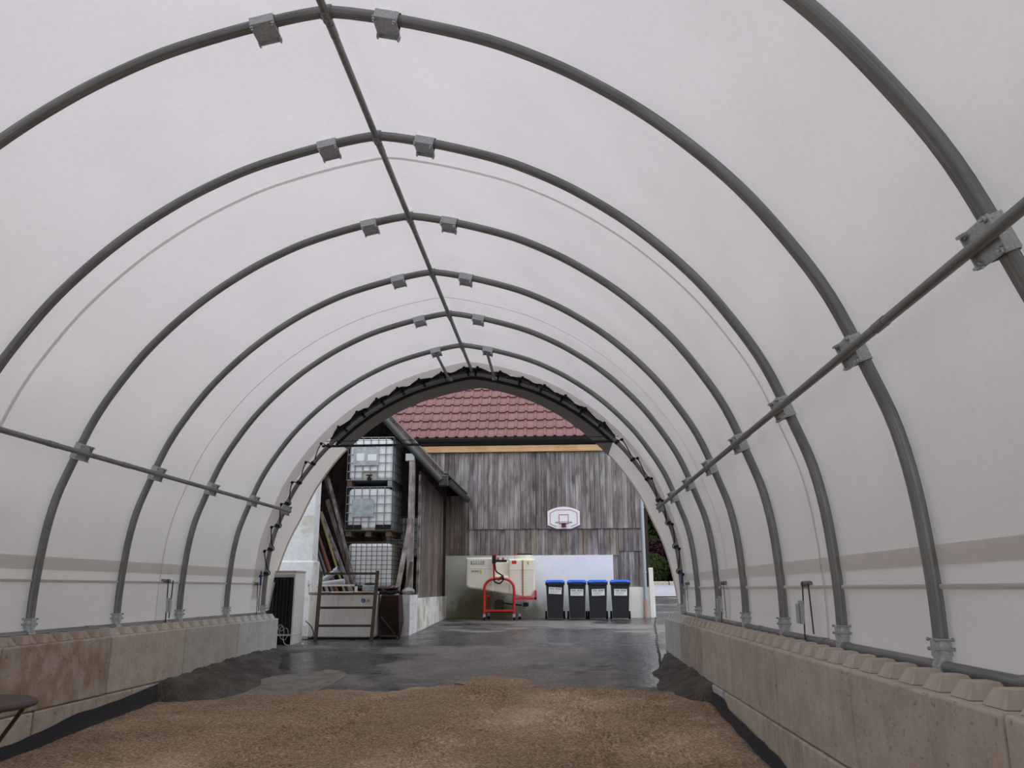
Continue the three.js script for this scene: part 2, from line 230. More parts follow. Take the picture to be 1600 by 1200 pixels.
// ---------------------------------------------------------------- concrete block walls
const stud = (() => { const g = new THREE.CylinderGeometry(0.086, 0.142, 0.074, 4, 1).rotateY(Math.PI / 4).translate(0, 0.04, 0).toNonIndexed(); g.computeVertexNormals(); return uvM(g, 0.5); })();
const blockGeo = {}; const blockOf = (L) => blockGeo[L] ??= new RoundedBoxGeometry(0.6, 0.6, L - 0.02, 2, 0.022).translate(0, 0.3, 0);
function block(label, side, z1, L, course, mi, studs, cat = 'concrete block', parent) {
  const x = side < 0 ? -4.91 - 0.3 : 1.76 + 0.3, jitter = 0.006 * Math.sin(z1 * 7.3);
  const g = parent ? new THREE.Group() : thing('concrete_block', label, cat, V(x + jitter, course ? -1.096 : -1.7, z1 - L / 2), side < 0 ? 'blocks of the left wall' : 'blocks of the right wall');
  if (parent) { g.name = 'concrete_block'; g.position.copy(V(x + jitter, course ? -1.096 : -1.7, z1 - L / 2)); parent.add(g); }
  part(g, 'block_body', blockOf(L), mConc[mi]);
  if (studs) { const n = Math.round(L / 0.3); for (let i = 0; i < n; i++) for (const sx of [-0.15, 0.15]) { const s = part(g, 'stud', stud, mConc[mi]); s.position.set(sx, 0.6, -L / 2 + (i + 0.5) * L / n); } }
  return g;
}
const ordL = ['pale concrete block at the barn end of the left wall', 'second top concrete block from the barn end, left wall', 'third top concrete block from the barn end, left wall', 'brown-stained concrete block above the round table, left wall', 'top concrete block cut by the left picture edge'];
[3, 0, 0, 1, 0].forEach((m, i) => block(ordL[i], -1, 14.37 - 1.8 * i, 1.8, 1, m, true));
const ordR = ['pale concrete block at the barn end of the right wall', 'second top concrete block from the barn end, right wall', 'third top concrete block from the barn end, right wall', 'fourth top concrete block of the right wall with ochre stain', 'fifth top concrete block of the right wall with rusty streak', 'sixth top concrete block of the right wall, broad and pale', 'top concrete block in the bottom right picture corner'];
[3, 4, 0, 2, 5, 2, 0].forEach((m, i) => block(ordR[i], 1, 14.395 - 1.8 * i, 1.8, 1, m, true));
[[10.09, 0.57, 'short lower concrete block at the end of the left lower course'], [9.52, 1.77, 'long lower concrete block of the left wall right of the table'], [7.75, 1.8, 'lower concrete block of the left wall behind the table']].forEach(([z, L, l], i) => block(l, -1, z, L, 0, [0, 4, 5][i], false));
[[10.2, 0.64, 'short lower concrete block next to the right mortar heap'], [9.56, 1.79, 'long lower concrete block of the right wall near the heap'], [7.77, 1.21, 'third lower concrete block of the right wall from the heap'], [6.56, 0.58, 'narrow lower concrete block of the right wall'], [5.98, 1.8, 'lower concrete block cut by the bottom picture edge']].forEach(([z, L, l], i) => block(l, 1, z, L, 0, [3, 0, 4, 5, 2][i], false));
const XB = (sd, u) => (sd < 0 ? -5.52 - 6 * u : 2.37 + 6 * u);
{ // the walls run on beside and behind the photographer
  for (const [sx2, nm, z1] of [[-5.21, 'wall_footing', 10.08], [2.06, 'wall_footing', 10.18]]) { const f = struct(nm, sx2 < 0 ? 'concrete footing under the left block wall' : 'concrete footing under the right block wall', V(sx2, -1.7, (z1 + 14.36) / 2)); part(f, 'footing_body', uvM(box(0.56, 0.6, 14.36 - z1, 0, 0.3, 0), 0.5), mConc[0]); }
  for (const sd of [-1, 1]) { const g = struct('floor_bank', sd < 0 ? 'grassy bank outside the left tunnel side' : 'grassy bank outside the right tunnel side'); part(g, 'bank_surface', sheet(24, 30, (u, v) => { const x = XB(sd, u), z = mix(-14, 14.2, v); return [x, (u < 0.12 ? -1.0 : -1.0 + 3.6 * sstep(0.1, 0.75, u)) * 1 + EYE + 0.12 * (n2(x, z, 55) - 0.5), -z]; }, (u, v, p) => [p[0], p[2]]), M({ color: 0x55663a, roughness: 1, bumpMap: sandBump, bumpScale: 0.05 })); }
  const wl = struct('wall_left', 'left concrete block wall beside the photographer'), wr = struct('wall_right', 'right concrete block wall beside the photographer');
  for (let i = 0; i < 6; i++) { block('', -1, 5.37 - 1.8 * i, 1.8, 1, 0, true, '', wl); block('', -1, 5.95 - 1.8 * i, 1.8, 0, 5, false, '', wl); }
  for (let i = 0; i < 4; i++) { block('', 1, 1.795 - 1.8 * i, 1.8, 1, 2, true, '', wr); block('', 1, 4.18 - 1.8 * i, 1.8, 0, 0, false, '', wr); }
}

// ---------------------------------------------------------------- tunnel: arches, tubes, cover
const XM = -1.5697, YF = -0.4039, Z = (i) => 3.1468 + 1.6031 * i;
const half = [[3.64, 0], [3.645, 0.3], [3.632, 0.63], [3.60, 1.0], [3.535, 1.34], [3.435, 1.63], [3.24, 2.13], [3.03, 2.49], [2.72, 2.91], [2.24, 3.38], [1.75, 3.73], [1.38, 3.93], [1.09, 4.055], [0.6, 4.205], [0.3, 4.275], [0.12, 4.31], [0, 4.322]];
const full = [...half.map(([x, y]) => [-x, y]), ...half.slice(0, -1).reverse()];
const arch = new THREE.CatmullRomCurve3(full.map(([x, y]) => new THREE.Vector3(x, y, 0)), false, 'centripetal');
const NA = 160, AP = arch.getSpacedPoints(NA), AN = AP.map((p, i) => { const a = AP[Math.max(0, i - 1)], b = AP[Math.min(NA, i + 1)], t = b.clone().sub(a).normalize(); return new THREE.Vector3(-t.y, t.x, 0); }); // outward normal (left foot to right foot runs clockwise)
const at = (t, off = 0) => { const f = clamp(t, 0, 1) * NA, i = Math.min(NA - 1, Math.floor(f)), k = f - i; return AP[i].clone().lerp(AP[i + 1], k).addScaledVector(AN[i].clone().lerp(AN[i + 1], k).normalize(), off); };
const nrm = (t) => { const f = clamp(t, 0, 1) * NA, i = Math.min(NA - 1, Math.floor(f)); return AN[i].clone().lerp(AN[i + 1], f - i).normalize(); };
const tAtY = (y) => { for (let i = 0; i < NA / 2; i++) if (AP[i + 1].y >= y) return (i + (y - AP[i].y) / (AP[i + 1].y - AP[i].y)) / NA; return 0.5; };
const tAtX = (x) => { for (let i = 0; i < NA / 2; i++) if (AP[i].y > 2 && AP[i + 1].x >= -x) return (i + (-x - AP[i].x) / (AP[i + 1].x - AP[i].x)) / NA; return 0.5; };
function sweep(pts, r, sides, crease) { // a tube with long facets, as rolled steel section has
  const c = new THREE.CatmullRomCurve3(pts, false, 'centripetal'); const n = pts.length * 1, g = new THREE.TubeGeometry(c, n, r, sides, false);
  const uv = g.attributes.uv, L = c.getLength(); for (let i = 0; i < uv.count; i++) uv.setXY(i, uv.getY(i), uv.getX(i) * L * 0.4);
  return crease ? toCreasedNormals(g, 0.6) : g;
}
const ribGeo = (() => { const pts = []; for (let i = 0; i <= 110; i++) { const t = mix(0.006, 0.994, i / 110); pts.push(at(t)); } return sweep(pts, 0.041, 9, true); })();
const endDrop = (y) => -0.055 * sstep(1.6, 3.2, y);
const endGeo = (() => { const pts = []; for (let i = 0; i <= 110; i++) { const t = mix(0.006, 0.994, i / 110), p = at(t); pts.push(at(t, endDrop(p.y))); } return sweep(pts, 0.041, 9, true); })();
const basis = (t) => { const n = nrm(t), z = new THREE.Vector3(0, 0, 1), x = new THREE.Vector3().crossVectors(n, z); return new THREE.Matrix4().makeBasis(x, n, z); };  // x along the arch, y outward, z towards the camera
const put = (m, t, off = 0) => { const p = at(t, off); m.quaternion.setFromRotationMatrix(basis(t)); m.position.copy(p); return m; };
const clampSleeve = (() => { const s = new THREE.CylinderGeometry(0.05, 0.05, 0.17, 16, 1, true).rotateZ(Math.PI / 2); return mergeGeometries([s, box(0.17, 0.075, 0.012, 0, -0.012, 0.052), box(0.17, 0.075, 0.012, 0, -0.012, -0.052)].map(plain)); })();
const clampPlate = (() => mergeGeometries([rbox(0.17, 0.012, 0.2, 0.005, 0, -0.056, -0.012), box(0.17, 0.03, 0.008, 0, -0.066, -0.108), box(0.012, 0.035, 0.03, -0.075, -0.075, -0.1), box(0.012, 0.035, 0.03, 0.075, -0.075, -0.1)].map(plain)))();
const boltGeo = mergeGeometries([rod([0, -0.09, 0], [0, -0.03, 0], 0.008, 6), rod([0, -0.075, 0], [0, -0.062, 0], 0.016, 6)].map(plain));
function clampAt(parent, t, name) {
  const c = put(part(parent, name, clampSleeve, mZinc), t), pl = part(c, 'clamp_plate', clampPlate, mZinc);
  for (const x of [-0.07, 0.07]) for (const z of [-0.09, 0.066]) { const b = part(c, 'bolt', boltGeo, mBolt); b.position.set(x, 0, z); }
  return pl;
}
const footGeo = mergeGeometries([rod([0, 0, 0], [0, 0.13, 0], 0.046, 14), rod([0, -0.018, -0.05], [0, -0.018, 0.05], 0.041, 14), box(0.018, 0.09, 0.07, 0.034, 0.08, 0), box(0.018, 0.09, 0.07, -0.034, 0.08, 0)].map(plain));
const footBolt = mergeGeometries([rod([-0.056, 0, 0], [0.056, 0, 0], 0.006, 6), rod([0.043, 0, 0], [0.052, 0, 0], 0.011, 6), rod([-0.052, 0, 0], [-0.043, 0, 0], 0.011, 6)].map(plain)).rotateY(Math.PI / 2);
const RIBL = ['nearest steel arch, its right leg cut by the picture edge', 'steel arch with the highest crown in the picture', 'third steel arch from the camera, crown below the top one', 'steel arch over the brown-stained left concrete block', 'fourth steel arch counted from the barn end', 'third steel arch counted from the barn end', 'steel arch next to the end arch, carrying two short braces', 'end arch at the barn opening wrapped in black cord'];
const tP = tAtY(1.79), tR = tAtX(0.44);
for (let i = 0; i <= 7; i++) {
  const g = thing('steel_arch', RIBL[i], 'arch', V(XM, YF, Z(i)), 'tunnel arches');
  part(g, 'arch_tube', i === 7 ? endGeo : ribGeo, mSteel);
  for (const t of [tP, 1 - tP]) clampAt(g, t, 'purlin_clamp');
  if (i < 7) for (const t of [tR, 1 - tR]) clampAt(g, t, 'crown_clamp');
  if (i < 7) { const c = part(g, 'ridge_joint', [rod([-0.04, 0, 0], [0.04, 0, 0], 0.05, 12), rod([0, -0.03, -0.055], [0, -0.03, 0.055], 0.036, 12), rod([0.0, -0.085, 0], [0, -0.05, 0], 0.012, 6)], mSteel); c.position.copy(at(0.5)); }
  for (const s of [-1, 1]) { const f = part(g, 'foot_clamp', footGeo, mZinc); f.position.set(s * 3.64, 0, 0); for (const y of [0.075, 0.125]) for (const zz of [-0.046, 0.046]) { const b = part(f, 'bolt', footBolt, mBolt); b.position.set(0, y, zz); b.rotation.y = Math.PI / 2; } }
}
function longTube(name, label, x, y, r, z0, z1, joints) {
  const g = thing(name, label, 'steel tube', V(x, y, z0), 'tunnel long tubes');
  const edges = [z0, ...joints.filter((z) => z > z0 + 0.1 && z < z1 - 0.1), z1];
  for (let i = 1; i < edges.length; i++) { const m = part(g, 'tube_section', rod([0, 0, -(edges[i - 1] - z0)], [0, 0, -(edges[i] - z0)], r, 14), mSteel); if (i < edges.length - 1) { const c = part(g, 'coupler', rod([0, 0, -(edges[i] - z0 - 0.07)], [0, 0, -(edges[i] - z0 + 0.07)], r * 1.13, 14), mSteel); } }
  return g;
}
const pl = at(tP, -0.085);
longTube('purlin_tube', 'steel purlin tube along the left tunnel side', XM + pl.x, YF + pl.y, 0.027, 0, Z(7) + 0.08, [4.2, 7.4, 8.75, 12.0]);
longTube('purlin_tube', 'steel purlin tube along the right tunnel side', XM - pl.x, YF + pl.y, 0.027, 0, Z(7) + 0.08, [4.2, 7.4, 10.6]);
longTube('ridge_tube', 'steel ridge tube under the tunnel crown', XM, YF + 4.3, 0.028, 0, Z(7) - 0.02, Array.from({ length: 8 }, (_, i) => Z(i) + 0.16));
longTube('base_rail', 'steel base tube lying on the left concrete wall', XM - 3.64, YF - 0.018, 0.033, -3, Z(7) + 0.1, [9.0, 11.8]);
longTube('base_rail', 'steel base tube lying on the right concrete wall', XM + 3.64, YF - 0.018, 0.033, -3, Z(7) + 0.1, [3.9, 6.3, 6.8, 8.9, 11.6]);
for (const s of [-1, 1]) { const a = at(s < 0 ? tR : 1 - tR, -0.07), b = at(s < 0 ? tR : 1 - tR, -0.09); const g = thing('brace_tube', s < 0 ? 'left short brace from the end arch to the next arch' : 'right short brace from the end arch to the next arch', 'brace', V(XM + a.x, YF + a.y, Z(6)), 'crown braces'); part(g, 'brace', rod([0, 0, 0.04], [b.x - a.x, b.y - a.y - 0.01, -1.6], 0.024, 10), mSteel); part(g, 'brace_end', rbox(0.1, 0.03, 0.16, 0.01, b.x - a.x, b.y - a.y, -1.6), mZinc); }

const Z0 = -6, ZE = Z(7) - 0.06;
const cover = struct('ceiling', 'white translucent tarpaulin over the tunnel arches');
function skin(off, t0, t1, z0, z1, nt, nz, wob = 0, foot = 0) { // a strip of the cover's own surface
  return sheet(nt, nz, (u, v) => {
    const t = mix(t0, t1, u), z = typeof z1 === 'function' ? mix(z0, z1(t), v) : mix(z0, z1, v); let o = off;
    if (wob) { const k = (z - Z(0)) / 1.6031, s = Math.sin(Math.PI * (k - Math.floor(k))); o += -wob * s + 0.02 * (n2(t * 30, z * 2.2, 81) - 0.5) * s + 0.014 * (n2(t * 150, z * 0.8, 83) - 0.5) * sstep(Z(6) + 0.3, Z(7) - 0.4, z); }
    const p = at(t, o); let y = p.y; if (foot && (u === 0 || u === 1)) y -= foot; return [XM + p.x, YF + y + EYE, -z];
  }, (u, v, p) => [p[2] / 3, (mix(t0, t1, u)) * 4]);
}
part(cover, 'cover_sheet', skin(0.052, 0, 1, Z0, ZE, 150, 200, 0.012, 0.085), mCover);
part(cover, 'weld_seam', skin(0.034, 0.0, 1, 6.77, 6.815, 150, 1), mCoverDouble);
part(cover, 'weld_seam', skin(0.034, 0.0, 1, 10.56, 10.585, 150, 1), mCoverDouble);
part(cover, 'edge_hem', skin(0.03, 0.02, 0.98, ZE - 0.42, ZE, 150, 4), mHem);
for (const s of [0, 1]) {
  const y0 = s ? 0.52 : 0.6, y1 = s ? 0.63 : 0.73, yp = s ? 0.405 : 0.49, a = tAtY(y0), b = tAtY(y1), T = (t) => s ? 1 - t : t;
  part(cover, 'side_band', skin(0.03, T(a), T(b), Z0, ZE, 3, 40), mHem);
  const p = at(T(tAtY(yp)), 0.022); part(cover, 'pocket_roll', rod([XM + p.x, YF + p.y + EYE, -Z0], [XM + p.x, YF + p.y + EYE, -ZE], 0.015, 12), mHem);
}
// visor: the same fabric carried out past the end arch towards the barn
const visorEdge = (t) => { const y = at(t).y, left = t < 0.5, w = Math.abs(t - 0.5) * 2; const top = left ? mix(15.85, 15.64, sstep(0, 0.4, w)) : mix(15.85, 16.8, sstep(0.0, 0.55, w)), foot = left ? 14.62 : 14.95; return mix(foot, top, Math.pow(sstep(-0.9, 2.1, y), 1.25)); };
const visor = thing('tunnel_visor', 'grey-white fabric visor projecting from the end arch to the barn', 'visor', V(XM, YF, Z(7)));
const local = (g, o) => { g.translate(-o.position.x, -o.position.y, -o.position.z); return g; };
part(visor, 'visor_fabric', local(skin(0.06, 0.002, 0.998, ZE, visorEdge, 150, 8), visor), mVisor);
const tS = tAtY(3.06);
part(visor, 'visor_edge_cord', local(sweep(Array.from({ length: 111 }, (_, i) => { const t = mix(0.003, 0.997, i / 110), p = at(t, 0.05); return new THREE.Vector3(XM + p.x, YF + p.y + EYE, -visorEdge(t) + 0.01); }), 0.018, 8), visor), mVisor);
const netG = thing('gable_net', 'dark net lining the upper visor above the black strap', 'net', V(XM, YF, Z(7)));
part(netG, 'net_sheet', local(skin(0.03, tS, 1 - tS, ZE + 0.12, (t) => visorEdge(t) + 0.005, 120, 8), netG), mNet);
part(netG, 'net_hem', local(sweep(Array.from({ length: 81 }, (_, i) => { const t = mix(tS, 1 - tS, i / 80), p = at(t, -0.015 + endDrop(3.3)); return new THREE.Vector3(XM + p.x, YF + p.y + EYE - 0.03, -Z(7) - 0.16); }), 0.03, 8), netG), mBlack);
const hookPhase = (t) => (Math.min(t, 1 - t) - tAtY(0.62)) / (0.49 - tAtY(0.62)) * 13;
part(netG, 'net_gather', local(sheet(300, 5, (u, v) => { const t = mix(tS, 1 - tS, u), sc = Math.pow(Math.abs(Math.cos(Math.PI * hookPhase(t))), 1.6), z = mix(Z(7) + 0.04, Z(7) - 0.09 - 0.14 * sc, v), p = at(t, 0.005 + 0.02 * (n2(t * 190, v * 3, 88) - 0.5)); return [XM + p.x, YF + p.y + EYE, -z]; }), netG), mBlack);
{
  const a = V(-4.32, 2.53, Z(7)), b = V(1.1, 2.55, Z(7)), g = thing('tension_strap', 'black strap stretched level across the tunnel opening', 'strap', a);
  part(g, 'strap', bar([0, 0, 0], b.clone().sub(a), 0.045, 0.006), mBlack); part(g, 'net_cord', rod([0, 0.09, 0], [b.x - a.x, b.y - a.y + 0.09, 0], 0.006, 6), mBlack);
}
for (const s of [0, 1]) { // lacing cord with toggles along the end arch
  const g = thing('lacing_cord', s ? 'black elastic lacing cord on the right of the end arch' : 'black elastic lacing cord on the left of the end arch', 'cord', V(XM, YF, Z(7)));
  const pts = [], tg = [], n = 13;
  for (let k = 0; k <= n; k++) { let t = mix(tAtY(0.62), 0.49, k / n), q = (f, o, z) => { const tt = s ? 1 - (t + f) : t + f, p = at(tt, o); return new THREE.Vector3(p.x, p.y, z); }; pts.push(q(0, 0.0, 0.24), q(0.002, -0.055, 0.03), q(0.006, -0.06, -0.03), q(0.012, -0.02, 0.05)); tg.push(q(0, 0.0, 0.25)); }
  part(g, 'cord', tube(pts, 0.0095, 260, 5), mBlack); for (let k = 0; k <= n; k++) { const t = mix(tAtY(0.62), 0.49, k / n), tt = s ? 1 - t - 0.004 : t + 0.004, a = at(tt - 0.0018, endDrop(at(tt).y)), b = at(tt + 0.0018, endDrop(at(tt).y)); part(g, 'cord_loop', rod(a, b, 0.05, 12), mBlack); }
  for (const p of tg) part(g, 'toggle', new THREE.SphereGeometry(0.028, 8, 6).translate(p.x, p.y, p.z), mRubber);
}
// ratchet straps that pull the cover's pocket roll down
function ratchet(label, s, z, yTop, blue, dz = 0.14) {
  const x = s * 3.655, g = thing('ratchet_strap', label, 'ratchet strap', V(XM + x, YF, z), 'ratchet straps of the cover');
  part(g, 'pocket_tube', rod([s * 0.008, yTop + 0.01, -0.11], [s * 0.008, yTop + 0.01, 0.09], 0.026, 12), mSteel);
  part(g, 'strap', bar([-s * 0.03, yTop + 0.03, 0], [-s * 0.055, -0.02, 0.02], 0.026, 0.004, [1, 0, 0]), mBlack);
  part(g, 'strap', bar([-s * 0.03, yTop + 0.02, -dz], [-s * 0.02, 0.03, -dz], 0.026, 0.004, [1, 0, 0]), mBlack);
  const r = part(g, 'ratchet', [rbox(0.035, 0.19, 0.012, 0.005, -s * 0.06, 0.2, 0.022), rbox(0.035, 0.19, 0.012, 0.005, -s * 0.06, 0.2, -0.022), rod([-s * 0.06, 0.25, -0.035], [-s * 0.06, 0.25, 0.035], 0.02, 10), rod([-s * 0.06, 0.13, -0.03], [-s * 0.06, 0.13, 0.03], 0.012, 8)], mZinc);
  part(r, 'ratchet_handle', blue ? rbox(0.03, 0.24, 0.03, 0.012, -s * 0.08, 0.58, 0.0) : rbox(0.02, 0.16, 0.05, 0.006, -s * 0.09, 0.19, 0), blue ? mBlue : mZinc, blue ? 'blue handle' : undefined);
}
ratchet('ratchet strap on the left skirt over the third concrete block', -1, 10.72, 0.5, false);
ratchet('ratchet strap with blue handle beside the left foot of the end arch', -1, 13.98, 0.48, true);
ratchet('nearest ratchet strap on the right skirt', 1, 7.2, 0.42, false, -0.16);
ratchet('middle ratchet strap on the right skirt', 1, 10.8, 0.45, false, -0.16);
ratchet('ratchet strap with blue handle at the right foot of the end arch', 1, 13.85, 0.46, true, -0.14);

// ---------------------------------------------------------------- barn
const BZ = 22.5;
const barn = thing('barn', 'weathered board barn with red tiled roof facing the tunnel', 'barn', V(0, -0.775, BZ));
const B = (X, Y, dz = 0) => [X, Y + 0.775, dz];   // local place on the barn front
function boards(parent, x0, x1, y0, y1, dz, wmin, wmax, mats, yTop) {
  let x = x0; while (x < x1 - 0.03) {
    let w = Math.min(rr(wmin, wmax), x1 - x); if (x1 - x - w < 0.05) w = x1 - x;
    const b = typeof y0 === 'function' ? y0(x + w / 2) : y0 + rr(-0.006, 0.006), t = yTop ? yTop(x + w / 2) : y1, h = t - b; const g = uvM(new THREE.BoxGeometry(w - 0.008, h, 0.024), 1, 0, 0);
    const uv = g.attributes.uv, ou = rnd(), ov = rnd(); for (let i = 0; i < uv.count; i++) uv.setXY(i, uv.getX(i) * 1.1 + ou, uv.getY(i) * 0.32 + ov);
    const m = part(parent, 'board', g, mats[Math.floor(rnd() * mats.length)]); m.position.set(x + w / 2, b + 0.775 + h / 2, dz + rr(0, 0.012)); x += w;
  }
}
part(barn, 'wall_core', [box(8.0, 4.86, 0.2, ...B(-1.62, 1.63, -0.2)), box(0.2, 4.7, 9, ...B(2.28, 1.55, -4.6)), box(0.2, 4.7, 9, ...B(-5.5, 1.55, -4.6)), box(8.0, 4.7, 0.2, ...B(-1.62, 1.55, -9.2))], mWoodDark);
boards(barn, -2.5, 2.25, 1.575, 3.74, 0.06, 0.1, 0.19, mWood);
boards(barn, -5.2, -2.5, (x) => Math.min(3.7, 2.36 + Math.max(0, (-2.55 - x)) * 0.9), 3.74, 0.06, 0.11, 0.18, mWood);
boards(barn, -3.15, -2.5, 0.87, 2.5, 0.02, 0.1, 0.17, mWoodBrown);
boards(barn, -2.5, 1.6, 0.86, 1.6, 0.02, 0.1, 0.18, [...mWood, mWoodWarm, mWoodWarm]);
boards(barn, 1.6, 2.25, 0.97, 1.6, 0.025, 0.1, 0.17, mWood);
boards(barn, 1.44, 2.25, 0.03, 0.965, 0.0, 0.1, 0.17, mWood);
part(barn, 'corner_board', box(0.13, 4.3, 0.16, ...B(2.34, 1.7, -0.04)), mWoodDark);
{
  const g = new THREE.BoxGeometry(4.6, 1.64, 0.12); part(barn, 'plinth', g.translate(...B(-0.87, 0.045, 0.02)), mPlaster, 'whitewashed masonry plinth with green stains');
  part(barn, 'plinth', uvM(box(1.08, 0.8, 0.14, ...B(1.97, -0.375, 0.02)), 0.5), mWhitePaint); part(barn, 'corner_pillar', uvM(rbox(0.12, 1.3, 0.2, 0.02, ...B(2.42, -0.13, 0.05)), 0.5), mWhitePaint);
}
part(barn, 'wall_plate', uvM(box(7.6, 0.17, 0.12, ...B(-1.45, 3.8, 0.1)), 0.4, 0, 0, true), mWoodNew, 'fresh yellow timber under the eave');
part(barn, 'gutter', [new THREE.CylinderGeometry(0.075, 0.075, 7.6, 14, 1, true, 0, Math.PI).rotateZ(Math.PI / 2).rotateX(Math.PI / 2 * -1 + Math.PI).translate(...B(-1.4, 4.06, 0.24)), rod(B(-5.2, 4.07, 0.315), B(2.4, 4.07, 0.315), 0.012, 6)], mGutter);
{ // roof: deck and single tiles
  const a = 47 * Math.PI / 180, sl = 0.4, tw = 0.276, roof = new THREE.Group(); roof.name = 'roof'; barn.add(roof); roof.position.set(...B(0, 4.12, 0.26)); roof.rotation.x = -(Math.PI / 2 - a) ; 
  // local: x along the eave, y up the slope, z out of the roof
  part(roof, 'roof_deck', box(8.4, 8.0, 0.05, -1.3, 4.0, -0.06), mDeck);
  const prof = []; for (let i = 0; i <= 8; i++) { const u = i / 8; prof.push([u * (tw + 0.02), u < 0.625 ? -0.006 * Math.sin(u / 0.625 * Math.PI) : 0.042 * Math.pow(Math.sin((u - 0.625) / 0.375 * Math.PI), 0.8)]); }
  const pos = [], idx = [], L = 0.46; for (const [x, h] of prof) { pos.push(x, 0, h + 0.05, x, L, h + 0.012, x, 0, h + 0.012); }
  for (let i = 0; i < 8; i++) { const p = i * 3, q = p + 3; idx.push(p, q, q + 1, p, q + 1, p + 1, p + 2, q + 2, q, p + 2, q, p); }
  let tg = new THREE.BufferGeometry(); tg.setAttribute('position', new THREE.Float32BufferAttribute(pos, 3)); tg.setIndex(idx); tg.computeVertexNormals(); tg = toCreasedNormals(tg, 0.7); tg = uvM(tg, 2);
  for (let r = 0; r < 10; r++) for (let c = 0; c < 28; c++) { const m = part(roof, 'roof_tile', tg, mTile[Math.floor(rnd() * 4)]); m.position.set(-5.3 + c * tw, r * sl - 0.05, rr(-0.003, 0.003)); }
  part(roof, 'roof_back', box(8.4, 8.0, 0.05, -1.3, 0, 0).rotateX(2 * a - Math.PI).translate(0, 8.0 + 4 * Math.cos(2 * a), -4 * Math.sin(2 * a)), mDeck);
}
{
  const g = thing('downpipe', 'galvanised rain downpipe on the right barn corner with clay foot', 'downpipe', V(2.27, -0.775, BZ - 0.16));
  part(g, 'pipe', rod([-0.02, 0.5, 0], [-0.02, 4.75, 0], 0.05, 14), mPipe); part(g, 'foot_pipe', rod([-0.02, 0, 0], [-0.02, 0.5, 0], 0.06, 14), mClay, 'reddish clay foot pipe');
  for (const y of [0.5, 1.18, 2.9]) { const c = part(g, 'pipe_collar', [rod([-0.02, y - 0.02, 0], [-0.02, y + 0.02, 0], 0.062, 14), box(0.03, 0.03, 0.13, -0.02, y, -0.09)], mPipe); }
}
{ // basketball board
  const g = thing('basketball_hoop', 'white basketball backboard with red lines and rim on the barn wall', 'hoop', V(0.115, 1.575, BZ - 0.1));
  const s = new THREE.Shape(); s.moveTo(-0.2, 0.0); s.lineTo(0.2, 0.0); s.lineTo(0.435, 0.1); s.lineTo(0.435, 0.46); s.quadraticCurveTo(0.25, 0.575, 0, 0.585); s.quadraticCurveTo(-0.25, 0.575, -0.435, 0.46); s.lineTo(-0.435, 0.1); s.lineTo(-0.2, 0.0);
  const bd = new THREE.ExtrudeGeometry(s, { depth: 0.025, bevelEnabled: true, bevelSize: 0.008, bevelThickness: 0.006, bevelSegments: 2 });
  part(g, 'backboard', bd, M({ color: 0xf0f1f6, roughness: 0.4 }));
  const mLine = M({ color: 0xcf9aa8, roughness: 0.5 }), mLine2 = M({ color: 0xc4566a, roughness: 0.5 });
  const inner = [[-0.2, 0.055], [-0.37, 0.125], [-0.37, 0.425], [-0.2, 0.505], [0.2, 0.505], [0.37, 0.425], [0.37, 0.125], [0.2, 0.055]];
  part(g, 'border_line', inner.slice(1).map((p, i) => bar([...inner[i], 0.033], [...p, 0.033], 0.026, 0.002)), mLine, 'faded pink border line');
  const sq = [[-0.125, 0.13], [-0.125, 0.375], [0.125, 0.375], [0.125, 0.13], [-0.125, 0.13]]; part(g, 'target_square', sq.slice(1).map((p, i) => bar([...sq[i], 0.033], [...p, 0.033], 0.02, 0.002)), mLine2, 'red target square');
  part(g, 'rim', new THREE.TorusGeometry(0.225, 0.009, 8, 36).rotateX(Math.PI / 2).translate(0, 0.14, 0.32), M({ color: 0x8b8790, metalness: 0.4, roughness: 0.5 })); part(g, 'rim_bracket', [rbox(0.12, 0.1, 0.07, 0.01, 0, 0.09, 0.065), box(0.1, 0.012, 0.09, 0, 0.14, 0.08)], M({ color: 0x6a1f28, roughness: 0.5 }), 'dark red rim bracket');
}

